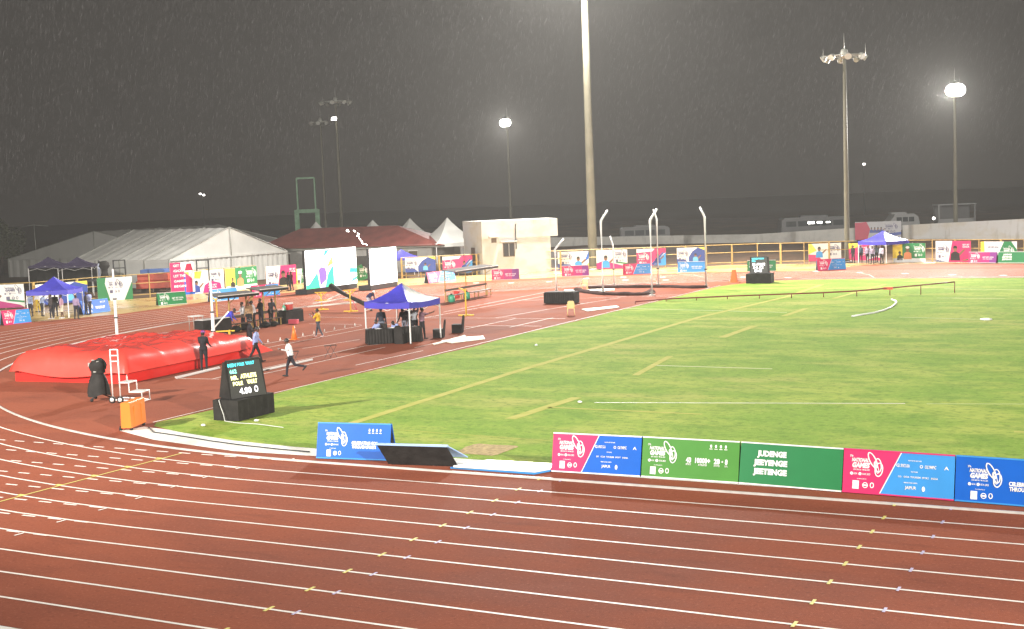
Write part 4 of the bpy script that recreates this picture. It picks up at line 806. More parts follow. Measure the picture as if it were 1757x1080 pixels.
# orange barrier panel on castors
a, b = G(226, 740), G(257, 727); L, rz = frame_of(a, b); t = thing('wheeled_barrier', 'orange wheeled barrier panel at the corner of the grass', 'barrier', a, rz); L = 1.15
mb = MB(); mb.prism([(0, .1), (.36, .1), (.34, .92), (.30, .95), (.06, .95), (.02, .92)], L, 'orange_plastic', lambda u, v, w: V((w, u, v))); mb.build('panel', t)
mb = MB()
for x in (.3, .85): mb.box((x, .005, .5), (.06, .03, .6), 'orange_plastic', bev=.01)
mb.build('rib', t)
for x in (.1, L-.1):
    for y in (.05, .42): w = MB(); w.tube([(x, y-.03, .07), (x, y+.03, .07)], .07, 'rubber', 10); w.box((x, y, .12), (.05, .05, .08), 'black_metal'); w.build('castor', t)
cb_ = MB(); pts = [G(*p, .03) for p in ((255, 733), (262, 742), (285, 744), (315, 749), (360, 757), (420, 764), (480, 771), (530, 776))]
cb_.tube([p+V((0, .04*math.sin(i*2.1), 0)) for i, p in enumerate(pts)], .018, 'rubber', 6); tag(cb_.build('power_cable'), 'black cable lying along the pale concrete edging', 'cable')
# ------------------------------------------------------------------ scoreboards
def scoreboard(base, rz, s, label, lines, pw=1.9, ph=.62, sw=1.15, sh=1.25, pd=1.4, turn=0):
    t = thing('scoreboard', label, 'scoreboard', base, rz, 'electronic field scoreboards'); mb = MB(); n = 20
    for k, (x0, y0, x1, y1) in enumerate(((-pw/2, -pd/2, pw/2, -pd/2), (pw/2, -pd/2, pw/2, pd/2), (pw/2, pd/2, -pw/2, pd/2), (-pw/2, pd/2, -pw/2, -pd/2))):
        L = math.hypot(x1-x0, y1-y0); nx, ny = (y1-y0)/L, -(x1-x0)/L
        for i in range(n):
            q = []
            for j, z in ((i, .015), (i+1, .015), (i+1, ph), (i, ph)):
                w = .016*math.sin(j*1.7+k)*(1 if z < .1 else .15)*(0 if j in (0, n) else 1); q.append((x0+(x1-x0)*j/n+nx*w, y0+(y1-y0)*j/n+ny*w, z))
            mb.add(q, [(0, 1, 2, 3)], 'black_cloth', True)
    mb.box((0, 0, ph), (pw, pd, .03), 'black_cloth'); mb.build('draped_plinth', t)
    ln = .22; RT_ = Matrix.Rotation(R(turn), 3, 'Z'); f = lambda u, v, w: RT_@V((u-sw/2, -.38+v*ln-w, ph+.03+v))
    mb = MB(); taper = .0
    mb.prism([(0, 0), (sw, 0), (sw-.06, sh), (.06, sh)], -.1, 'led_panel', f); mb.build('display', t)
    bk = MB()
    for x in (-sw/2-.05, sw/2-.08): bk.prism([(-.38, .03), (.36, .03), (.0, sh+.03), (-.38+sh*ln, sh+.03)], .12, 'black_cloth', lambda u, v, w, x=x: RT_@V((x+w, u+.02, ph+v)))
    bk.box((0, -.02, ph+.04+sh), (sw*.9, .22, .06), 'black_metal', rot=RT_); bk.build('case', t)
    lt = MB()
    for tx, u, v, w, h, m_ in lines: text(lt, f, tx, u*sw, v*sh, w*sw, h*sh, m_, 2, 0, .02 if m_ == 'led_white' else .045)
    lt.build('led_text', t); return t
q = (G(360, 724)+G(466, 706))/2+V((.0, .62, 0)); a, b = G(410, 724), G(466, 708)
NB = thing
scoreboard(V((-7.47, 5.88, 0)), R(90), 1, 'near scoreboard with cyan, yellow and white lit lines on a black plinth',
           [('MEN', .15, .90, .23, .09, 'led_cyan'), ('POLE', .405, .905, .20, .085, 'led_cyan'), ('VAULT', .67, .91, .25, .085, 'led_cyan'), ('662', .16, .73, .20, .12, 'led_green'), ('MR.', .17, .555, .20, .12, 'led_yellow'), ('ATHLETE', .57, .575, .46, .12, 'led_yellow'),
            ('POLE', .24, .395, .28, .11, 'led_yellow'), ('VAULT', .65, .405, .30, .12, 'led_yellow'), ('4.80', .42, .18, .34, .17, 'led_white'), ('O', .73, .19, .11, .18, 'led_white')], pw=1.95, ph=.70, sw=1.36, sh=1.24, pd=1.08, turn=-20)
scoreboard(G(1303, 486)+V((0, .2, 0)), R(6), 1, 'far scoreboard glowing white behind the long red rail', [('HAMMER THROW', .42, .90, .7, .1, 'led_cyan'), ('714', .17, .75, .22, .11, 'led_cyan'), ('MR. ATHLETE', .48, .55, .72, .15, 'led_white'), ('54.12', .45, .36, .6, .15, 'led_white'), ('M', .45, .16, .4, .16, 'led_white')], pw=1.95, ph=.75, sw=1.35, sh=1.25)
c_ = MB(); c_.tube([V(p) for p in ((-7.75, 5.0, .735), (-7.7, 4.86, .72), (-7.62, 4.84, .5), (-7.5, 4.82, .25), (-7.42, 4.78, .03), (-6.8, 4.6, .03), (-5.9, 4.6, .03), (-4.6, 4.3, .03))], .014, 'grey_canvas', 6)
tag(c_.build('power_cable'), 'thin grey cable hanging from the near scoreboard to the grass', 'cable')
q = G(1258, 485); t = thing('orange_marker', 'small orange wedge marker left of the far scoreboard', 'marker', q, 0); mb = MB(); mb.prism([(-.25, .03), (.3, .03), (.15, 1.0), (-.1, 1.0)], .35, 'orange_plastic', lambda u, v, w: V((u, w, v))); mb.build('body', t); mb = MB(); mb.box((.05, .17, .02), (.9, .6, .04), 'orange_plastic'); mb.build('base', t)
# ------------------------------------------------------------------ long low red rail
pp = [(1090, 522, 518), (1143, 518, 513.5), (1195, 516, 511), (1248, 513.5, 508.5), (1303, 513, 506.5), (1358, 512, 504.5), (1413, 510.5, 502.5), (1470, 509, 499.5), (1527, 507.5, 494.5), (1580, 506, 489.5), (1638, 503, 484)]
Bs = [G(a, b) for a, b, c in pp]; t = thing('distance_rail', 'long thin dark red rail on short posts sloping across the far grass', 'rail', Bs[0], 0)
tp_ = []
for q, (a, b, c) in zip(Bs, pp): z = max(.12, zat(q, c)); tp_.append(V((q.x, q.y, z))-Bs[0]); m_ = MB(); m_.tube([q-Bs[0], tp_[-1]], .03, 'dark_red', 6); m_.build('post', t)
mb = MB(); mb.tube(tp_, .05, 'dark_red', 6); mb.build('top_rail', t); mb = MB(); mb.box(tp_[8]+V((-.1, -.06, -.02)), (.6, .08, .16), 'red_plate'); mb.build('plate', t)
# ------------------------------------------------------------------ hammer cage
def cage_post(px, py, pt, tx, label, r=.085):
    q = G(px, py); h = zat(q, pt); t = thing('cage_post', label, 'cage post', q, 0, 'white posts of the hammer cage')
    b = h*.9; s = AT(px+tx, pt, (q-CP).dot(FW))-V((q.x, q.y, 0)); mb = MB(); mb.tube([(0, 0, .05), (0, 0, h-.75), s+V((0, 0, h-s.z))], [r, r, r*.9], 'white_metal', 10); mb.build('pole', t)
    mb = MB(); mb.box((0, 0, .03), (.35, .35, .06), 'white_metal'); mb.box((0, 0, .2), (.26, .26, .05), 'galv'); mb.build('base_plate', t)
    if tx < 0 or px == 1054: mb = MB(); mb.box((0, 0, 1.4), (.2, .2, .08), 'black_metal'); mb.build('clamp', t)
for q in ((955, 503, 411, 12, 'short white post standing behind the black draped block'), (1035, 505, 362, 7, 'tall white post just right of the plastic chair in the cage'), (1119, 507, 360, 8, 'tall white post, front one of the middle pair'), (1054, 492, 406, -7, 'short white post at the back left of the cage', .06), (1130, 492, 360, -9, 'tall white post, back one of the middle pair', .07), (1212, 494, 356, -11, 'rightmost tall white cage post beside the grass')): cage_post(*q)
def net(pts, label, h=.32):
    P = [G(*p) for p in pts]; D = []
    for a, b in zip(P, P[1:]):
        k = max(2, int((b-a).length/.35)); D += [a.lerp(b, i/k) for i in range(k)]
    D.append(P[-1]); vs = []; n = 7
    for i, q in enumerate(D):
        t_ = D[min(i+1, len(D)-1)]-D[max(i-1, 0)]; t_.normalize(); nn = V((-t_.y, t_.x, 0)); hh = h*(.55+.6*abs(noise.noise(q*.8)))
        for j in range(n): a = math.pi*j/(n-1); vs.append(q+nn*math.cos(a)*.35+V((0, 0, .02+hh*math.sin(a)+.03*noise.noise(q*3+V((j, 0, 0))))))
    mb = MB(); mb.add(vs, [(i*n+j, i*n+j+1, (i+1)*n+j+1, (i+1)*n+j) for i in range(len(D)-1) for j in range(n-1)], 'net_dark', True); tag(mb.build('safety_net'), label, 'net', 'lowered nets of the hammer cage')
net([(990, 500), (1010, 503), (1035, 506), (1070, 507), (1105, 507), (1117, 503)], 'dark lowered net along the near side of the hammer cage'); net([(1010, 496), (1054, 494), (1100, 494), (1150, 493.5), (1190, 495), (1212, 494)], 'dark lowered net along the back of the hammer cage')
def slab(name, pts, h, label, cat, mt='pale_mat', z=.012):
    P = [G(*p) for p in pts]; o = P[0]; mb = MB(); mb.prism([((p-o).x, (p-o).y) for p in P], h, mt); return tag(mb.build(name, loc=o+V((0, 0, z))), label, cat)
slab('throwing_mat', [(1003, 502.5), (1055, 499.5), (1054, 497), (1000, 499)], .08, 'pale mat lying inside the hammer cage', 'mat')
slab('white_sheet', [(757, 586), (775, 590), (832, 583), (829, 578), (800, 580)], .04, 'pale cream sheet lying on the track right of the gazebo', 'sheet')
slab('timber_plank', [(742, 591.5), (745, 593), (800, 579), (797, 577)], .04, 'cream plank lying beside the gazebo leg', 'plank')
slab('white_sheet', [(998, 532), (1008, 535), (1063, 528.5), (1058, 526)], .04, 'pale cream sheet lying at the grass edge by the cream chair', 'sheet')
slab('white_pole', [(445, 637.6), (446, 639), (537, 619), (536, 617.6)], .05, 'white pole lying between the runway lines', 'pole', 'white_metal')
slab('white_pole', [(300, 649), (303, 651), (378, 633), (376, 631)], .05, 'white pole lying along the foot of the red mat', 'pole', 'white_metal')
# black draped block with a white lid
A, B = G(934, 522), G(985, 522); L, rz = frame_of(A, B); t = thing('draped_table', 'low black draped table left of the hammer cage', 'table', A, rz); mb = MB(); mb.box((L/2, .5, .42), (L, 1.0, .8), 'black_cloth', bev=.05)
for k in range(14): mb.tube([(L*k/13, -.005, .05), (L*k/13, -.0, .75)], .035, 'black_cloth', 5)
mb.build('drape', t); mb = MB(); mb.lathe([(.36, 0), (.38, .06), (.3, .1)], 'print_ltext', 14); tag(mb.build('basin', loc=A+Matrix.Rotation(rz, 3, 'Z')@V((L*.75, .5, .825))), 'white round basin on the black draped table', 'basin')
def plastic_chair(c, rz, label, mt='yellow_paint', proto=[None]):
    t = thing('plastic_chair', label, 'chair', c, rz, 'cream plastic chairs'); m_ = 'pale_mat'
    mb = MB(); mb.box((0, 0, .43), (.46, .44, .04), 'cone_cream', bev=.012); mb.build('seat', t)
    mb = MB(); mb.prism([(-.22, .45), (.22, .45), (.2, .85), (.12, .9), (-.12, .9), (-.2, .85)], .035, 'cone_cream', lambda u, v, w: V((u, .2+w+(v-.45)*.2, v))); mb.build('backrest', t)
    mb = MB()
    for x in (-.24, .24): mb.tube([(x, .24, .66), (x, -.1, .66), (x, -.18, .62), (x*.95, -.2, .43)], .02, 'cone_cream', 6)
    mb.build('armrest', t)
    for x in (-.2, .2):
        for y in (-.19, .2): l = MB(); l.tube([(x, y, .42), (x*1.12, y*1.15, 0)], [.03, .02], 'cone_cream', 6); l.build('leg', t)
mat('cone_cream', (.76, .58, .27), .4, .4)
plastic_chair(G(980, 541), R(205), 'cream plastic chair at the grass edge, seen from the side'); plastic_chair(G(1003, 499), R(10), 'cream plastic chair inside the hammer cage')
# chairs under black covers
def covered_chair(c, rz, label):
    t = thing('covered_chair', label, 'chair', c, rz, 'chairs under black covers'); mb = MB()
    mb.prism([(-.24, -.26), (.24, -.26), (.24, .26), (-.24, .26)], .47, 'black_cloth'); mb.build('seat_cover', t); mb = MB()
    mb.prism([(-.24, 0), (.24, 0), (.22, .8), (.1, .96), (-.1, .96), (-.22, .8)], .05, 'black_cloth', lambda u, v, w: V((u, .24+w+v*.12, v))); mb.build('back_cover', t)
covered_chair(G(785, 571), R(-75), 'black covered chair standing alone right of the gazebo'); covered_chair(G(751, 580)+V((0, .1, 0)), R(-70), 'black covered chair behind the man reaching out under the gazebo'); covered_chair(TENT+V((.6, -1.25, 0)), R(190), 'black covered chair at the corner of the officials table')
covered_chair(TENT+V((-.9, -.2, 0)), R(160), 'black covered chair of the seated official at the table end')
# officials table
A, B = G(631, 592.5), G(725, 586.5); L, rz = frame_of(A, B); t = thing('officials_table', 'long table under black pleated cloth below the blue gazebo', 'table', A, rz)
mb = MB(); n = 60; zt = .76; Wd = .75
for (x0, y0, x1, y1) in ((0, 0, L, 0), (L, 0, L, Wd), (L, Wd, 0, Wd), (0, Wd, 0, 0)):
    LL = math.hypot(x1-x0, y1-y0); m_ = int(n*LL/L); nx, ny = (y1-y0)/LL, -(x1-x0)/LL
    for i in range(m_):
        q = []
        for j, z in ((i, .02), (i+1, .02), (i+1, zt), (i, zt)): w = (.03 if z < .1 else .012)*math.sin(j*1.9)*(0 if j in (0, m_) else 1)+(.02 if z < .1 else 0); q.append((x0+(x1-x0)*j/m_+nx*w, y0+(y1-y0)*j/m_+ny*w, z))
        mb.add(q, [(0, 1, 2, 3)], 'black_cloth', True)
mb.box((L/2, Wd/2, zt+.01), (L, Wd, .02), 'black_cloth'); mb.build('tablecloth', t)
RZ = Matrix.Rotation(rz, 3, 'Z')
for x, y, s, lb in ((.62, .3, (.3, .21, .01), 'white papers at the near end of the officials table'), (1.35, .35, (.32, .22, .012), 'white papers in the middle of the officials table')):
    mb = MB(); mb.box((0, 0, .006), s, 'print_white', .3); mb.box((.05, .03, .02), (s[0]*.8, s[1]*.8, .01), 'print_white', -.2); tag(mb.build('paper_stack', loc=A+RZ@V((x, y, zt+.022))), lb, 'papers')
mb = MB(); mb.box((0, 0, .12), (.22, .18, .24), 'black_cloth', .3, .03); mb.tube([(-.06, 0, .23), (0, 0, .32), (.06, 0, .23)], .012, 'black_cloth', 5); tag(mb.build('bag', loc=A+RZ@V((.98, .35, zt+.022))), 'small black bag on the officials table', 'bag')
TABA, TABR = A, RZ
# ------------------------------------------------------------------ bench shelters
def shelter(A, B, h, label, open_=False, tilt=.25, ncol=3):
    L, rz = frame_of(A, B); t = thing('bench_shelter', label, 'shelter', A, rz, 'roofed athlete bench shelters')
    mb = MB(); mb.prism([(-.1, 0), (L+.1, 0), (L+.1, 1.2), (-.1, 1.2)], .05, 'dark_metalroof', lambda u, v, w: V((u, v-.45, h+v*tilt*.5+w))); mb.build('roof', t)
    mb = MB(); mb.box((L/2, -.47, h-.0), (L+.2, .05, .16), 'black_metal'); mb.box((L/2, -.5, h+.09), (L+.2, .05, .05), 'cone_white'); mb.build('fascia', t)
    for k in range(ncol):
        x = .1+(L-.2)*k/(ncol-1); m_ = MB(); m_.box((x, .55, h/2+.05), (.07, .07, h+.1), 'ochre_paint'); m_.tube([(x, .55, h-.5), (x, -.3, h)], .025, 'ochre_paint', 5); m_.build('post', t)
    bn = MB(); bn.box((L/2, .25, .45), (L, .35, .05), 'door_brown'); bn.build('bench_seat', t); bn = MB(); bn.box((L/2, .52, .85), (L, .04, .16), 'door_brown'); bn.build('bench_back', t)
    for k in range(ncol+1): x = .15+(L-.3)*k/ncol; m_ = MB(); m_.box((x, .1, .22), (.06, .06, .44), 'ochre_paint'); m_.box((x, .42, .22), (.06, .06, .44), 'ochre_paint'); m_.build('bench_leg', t)
    return t
mat('dark_metalroof', (.10, .09, .085), .85, .1, .2, 2)
s1a, s1b, s1c = G(372, 574), G(437, 566), G(487, 557)
def hgt(b, py): return zat(b, py)
shelter(s1a, s1b, hgt(s1a, 511), 'left bench shelter full of athletes and bags'); shelter(s1b+V((-.5, .9, 0)), s1c, hgt(s1c, 495), 'right bench shelter where athletes stand leaning on a rail')
shelter(G(775, 519), G(846, 506), hgt(G(775, 519), 468), 'empty bench shelter behind the blue gazebo')
for px, py, s, lb in ((420, 567, .35, 'black kit bag heap at the left shelter'), (405, 570, .3, 'dark rucksack leaning in the left shelter'), (456, 562, .28, 'dark kit bag under the right shelter bench'), (470, 560, .26, 'brown kit bag at the end of the right shelter bench'), (360, 577, .36, 'black box-like bag left of the left shelter')):
    mb = MB(); mb.ball((0, 0, s*.62), s, 'black_cloth', (1.25, .8, .62), 12, 8); mb.tube([(-s*.5, 0, s*1.1), (0, 0, s*1.45), (s*.5, 0, s*1.1)], .02, 'rubber', 5); tag(mb.build('kit_bag', loc=G(px, py)), lb, 'bag', 'athletes kit bags')
def table(A, B, h, label, top, drape, d=.7):
    L, rz = frame_of(A, B); t = thing('field_table', label, 'table', A, rz, 'tables by the athletes shelters'); mb = MB(); mb.box((L/2, d/2, h), (L, d, .04), top); mb.build('tabletop', t)
    if drape:
        mb = MB(); mb.prism([(-.06, -.06), (L+.06, -.06), (L+.1, d+.05), (-.05, d+.05)], h-.05, drape); mb.build('drape', t)
    else:
        for x in (.06, L-.06):
            for y in (.06, d-.06): m_ = MB(); m_.tube([(x, y, 0), (x, y, h-.02)], .02, 'galv', 6); m_.build('leg', t)
    return t
table(G(333, 578), G(352, 576), 1.15, 'white topped folding table at the left end of the shelters', 'print_white', None); table(G(350, 580), G(396, 574), 1.0, 'black draped table with white papers in the left shelter', 'print_white', 'black_cloth')
A = G(491, 556); B = G(519, 551); table(A, B, .8, 'black draped table carrying the red cooler box', 'black_cloth', 'black_cloth')
L, rz = frame_of(A, B); RZ2 = Matrix.Rotation(rz, 3, 'Z')
t = thing('cooler_box', 'red cooler box with white lid on the black table', 'cooler', A+RZ2@V((.78, .3, .82)), rz); mb = MB(); mb.box((0, 0, .17), (.5, .34, .34), 'cool_red', bev=.02); mb.build('body', t); mb = MB(); mb.box((0, 0, .39), (.54, .38, .1), 'print_white', bev=.02); mb.build('lid', t)
for x, y, lb in ((.3, .3, 'green topped water can on the black table'), (.45, .42, 'second green topped water can, behind the first')): mb = MB(); mb.lathe([(.1, 0), (.11, .22), (.05, .3), (.05, .33)], 'bottle_green', 10); mb.box((0, -.1, .1), (.16, .02, .16), 'print_white'); tag(mb.build('water_can', loc=A+RZ2@V((x, y, .82))), lb, 'can')
mb = MB(); mb.box((0, 0, .16), (.62, .3, .28), 'pink_plastic', .3, .03); tag(mb.build('pink_crate', loc=G(504, 556.5)), 'pink crate on the track in front of the cooler table', 'crate')
for px, py, lb in ((775, 519, 'green water barrel at the foot of the empty shelter'), (801, 514, 'green water barrel under the empty shelter bench')):
    t = thing('water_barrel', lb, 'barrel', G(px, py), 0, 'green water barrels'); mb = MB(); mb.lathe([(.2, 0), (.25, .1), (.25, .42), (.16, .55)], 'bottle_green', 12); mb.build('body', t); mb = MB(); mb.lathe([(.08, .55), (.08, .63)], 'rubber', 8); mb.build('cap', t)
mb = MB(); mb.box((0, 0, .25), (.4, .3, .5), 'cool_red', bev=.02); mb.box((0, 0, .53), (.42, .32, .05), 'cool_red'); tag(mb.build('red_crate', loc=G(784, 512)), 'red crate beside the empty shelter', 'crate')
# yellow stands
def ystand(px, py, pt, label, fork=True):
    q = G(px, py); h = zat(q, pt); t = thing('pole_rack', label, 'pole rack', q, R(20), 'yellow pole racks'); mb = MB(); mb.tube([(0, 0, .05), (0, 0, h)], .05, 'yellow_paint', 8); mb.build('post', t)
    mb = MB(); mb.box((0, 0, .04), (1.0, .07, .07), 'yellow_paint'); mb.box((0, 0, .04), (.07, 1.0, .07), 'yellow_paint'); mb.build('foot', t)
    mb = MB()
    if fork:
        for z in (h*.55, h): mb.tube([(-.45, 0, z), (.45, 0, z)], .035, 'yellow_paint', 6)
        mb.tube([(0, 0, h*.78), (-.38, 0, h)], .03, 'yellow_paint', 6); mb.tube([(0, 0, h*.78), (.38, 0, h)], .03, 'yellow_paint', 6)
    else: mb.tube([(0, 0, h*.9), (-.2, .05, h), (-.42, .1, h+.05)], .045, 'yellow_paint', 6)
    mb.build('arm', t)
ystand(552, 532, 502, 'yellow pole rack left of the walking man in yellow'); ystand(602, 535, 498, 'yellow pole rack next to the gazebo corner'); ystand(800, 542, 496, 'tall yellow post with bent arm right of the gazebo', False)
ystand(374, 563, 512, 'yellow post at the left shelter end', False)
def pole(a, b, za, zb, r, mt, label, name='vaulting_pole', cat='pole'):
    p, q = G(*a, 0), G(*b, 0); p.z = za; q.z = zb; mb = MB(); mb.tube([(0, 0, 0), (q-p)*.5+V((0, 0, -.05)), q-p], r, mt, 6); tag(mb.build(name, loc=p), label, cat, 'long poles laid on the yellow racks')
def pole3(a, b, dep, label, mt='cone_white', r=.05):
    p, q = AT(*a, dep), AT(*b, dep); mb = MB(); mb.tube([(0, 0, 0), (q-p)*.5, q-p], r, mt, 6); tag(mb.build('vaulting_pole', loc=p), label, 'pole', 'long poles laid on the yellow racks')
dq = (G(552, 532)-CP).dot(FW)-.1
pole3((537, 521), (606, 510), dq-.1, 'upper white pole laid across the yellow racks'); pole3((528, 526.5), (617, 519), dq-.4, 'lower white pole laid across the yellow racks', r=.06); pole3((553, 519), (594, 500), dq+.2, 'cream pole slanting up between the racks')
pole3((600, 503), (616, 541), dq-1.5, 'thin pink pole leaning from the rack to the track', 'pink_plastic', .03)
p, q = AT(568, 491, dq-.6), AT(626, 522, dq-3.6); mb = MB(); mb.tube([(0, 0, 0), (q-p)*.4+V((0, 0, -.08)), (q-p)], [.22, .12, .16], 'black_cloth', 8); tag(mb.build('pole_bag', loc=p), 'long black pole bag slanting from the racks to the gazebo corner', 'bag')
a_, b_ = G(374, 566), G(367, 560)
p, q = AT(363, 568, 68), AT(392, 535, 70); mb = MB(); mb.tube([(0, 0, 0), q-p], .04, 'cone_white', 6); tag(mb.build('vaulting_pole', loc=p), 'white pole leaning up beside the vault upright', 'pole')
# yellow hurdle-like low frame behind the mat
q = G(372, 576)-V((0, 1.2, 0)); t = thing('low_frame', 'low yellow frame on the track between mat and shelter', 'frame', q, R(35)); mb = MB(); mb.box((.9, 0, .32), (1.8, .07, .07), 'yellow_paint'); mb.build('crossbar', t)
for x in (.1, 1.5): mb = MB(); mb.box((x, 0, .18), (.08, .5, .36), 'yellow_paint'); mb.build('leg', t)
# marker cones and pegs along the runway
def cone(px, py, h, label, mt='orange_plastic', grp='marker cones'):
    t = thing('marker_cone', label, 'cone', G(px, py), 0, grp); mb = MB(); mb.lathe([(h*.24, .02), (h*.05, h)], mt, 12); mb.build('body', t); mb = MB(); mb.box((0, 0, .015), (h*.55, h*.55, .03), mt); mb.build('base', t); return t
cone(505, 583, .75, 'orange traffic cone right behind the man in white'); proto = cone(460, 587.5, .16, 'small pale marker along the runway line', 'cone_white', 'small pale runway markers')
for px, py in ((481, 584), (520, 576), (539, 572.5), (557, 569), (574, 565.5), (592, 562), (609, 559)): dup(proto, G(px, py))
# wire coils standing on the runway
for px, py, lb in ((563, 614, 'left hourglass wire stand on the runway'), (573, 613, 'right hourglass wire stand on the runway'), (508, 624, 'wire coil stand behind the running man')):
    t = thing('wire_stand', lb, 'wire stand', G(px, py), .4, 'thin wire stands on the runway'); mb = MB(); mb.tube([(-.16, 0, .0), (.14, .05, .56), (-.16, .0, .58), (.14, 0, .0)], .012, 'black_metal', 5); mb.build('wire', t)
    mb = MB(); mb.tube([(.16*math.cos(k*.7), .16*math.sin(k*.7), .57) for k in range(9)], .012, 'black_metal', 5, closed=True); mb.build('hoop', t)
# small litter on the turf
for px, py, lb in ((349, 732, 'white paper scrap left of the near scoreboard plinth'), (440, 724, 'white paper scrap right of the near scoreboard plinth'), (920, 594, 'white ball far out on the grass'), (995, 692, 'white scrap near the long white pitch line')):
    mb = MB(); mb.ball((0, 0, .045), .07, 'print_white', (1.3, 1, .6), 8, 6); tag(mb.build('paper_scrap', loc=G(px, py, .012)), lb, 'litter')
mb = MB(); mb.lathe([(.3, 0), (.3, .05), (.12, .07)], 'print_white', 14); tag(mb.build('marker_disc', loc=G(1692, 549, .012)), 'white disc at the end of the far pitch line', 'marker')
mb = MB(); mb.tube([G(*p, .05) for p in ((1462, 543), (1480, 540), (1500, 537), (1518, 532), (1530, 527), (1537, 521), (1537, 517), (1530, 514))], .05, 'print_white', 6); tag(mb.build('hose'), 'white hose curving over the far grass below the rail', 'hose')
# stacked mats behind the fence, camera platform, black scaffold frames
def stack(px0, px1, yb, dep, layers, label):
    a, b = AT(px0, yb, dep), AT(px1, yb-.04*(px1-px0), dep); a.z = b.z = 0; L, rz = frame_of(a, b); z = .3
    for h, mt, k, nm in layers:
        mb = MB(); mb.box((0, 0, h/2), (L*k, 2.0, h-.02), mt, bev=.06); tag(mb.build('foam_mat', loc=V(((a.x+b.x)/2, (a.y+b.y)/2+1, z)), ), nm, 'mat', 'stacked foam mats behind the fence').rotation_euler = (0, 0, rz); z += h
    t = thing('pallet', 'low pallet under the stacked foam mats', 'pallet', (a.x+b.x)*.5*V((1, 0, 0))+V((0, (a.y+b.y)/2+1, 0)), rz)
    for k in (-1, 0, 1): mb = MB(); mb.box((k*L*.4, 0, .14), (.12, 1.9, .28), 'door_brown'); mb.build('bearer', t)
stack(228, 284, 512, 119, [(.75, 'red_tarp', 1.05, 'lowest orange-red foam mat of the stack'), (.65, 'red_tarp', .95, 'middle orange-red foam mat of the stack'), (.4, 'blue_tarp', .75, 'blue foam mat on top of the red stack')], '')
q = AT(183, 520, 116); q.z = 0; zp = zat(q, 479); t = thing('camera_platform', 'raised black camera platform behind the white and green banner', 'platform', q, R(25)); mb = MB(); mb.box((0, 0, zp-.08), (3.0, 1.8, .14), 'black_metal'); mb.build('deck', t)
for x in (-1.4, 1.4):
    for y in (-.8, .8): mb = MB(); mb.box((x, y, (zp-.15)/2), (.07, .07, zp-.15), 'galv'); mb.build('post', t)
t = thing('broadcast_camera', 'covered broadcast camera up on the black platform', 'camera', q+V((.1, -.1, zp)), R(25)); mb = MB(); mb.lathe([(.45, 0), (.28, .6), (.3, .9), (.5, 1.15), (.42, 1.5), (.2, 1.65)], 'black_cloth', 14); mb.build('cover', t); mb = MB(); mb.box((-.35, 0, 1.45), (.4, .3, .35), 'black_cloth', .2, .05); mb.build('lens_hood', t)
def sframe(px, yb, yt, wd, dep, label):
    q = AT(px, yb, dep); q.z = 0; z1 = zat(q, yt); z0 = zat(q, yb)-.02; t = thing('black_frame', label, 'frame', q, R(20), 'black scaffold frames by the marquees')
    for x in (-wd/2, wd/2): mb = MB(); mb.box((x, 0, z1/2), (.1, .1, z1), 'black_metal'); mb.build('post', t)
    mb = MB(); [mb.box((0, 0, z), (wd, .09, .09), 'black_metal') for z in (z1-.05, z1-.75)]; mb.build('crossbar', t)
sframe(206, 478, 446, 1.1, 115, 'black frame beside the platform camera'); sframe(349, 480, 446, 1.1, 114, 'black frame in front of the marquee gable')
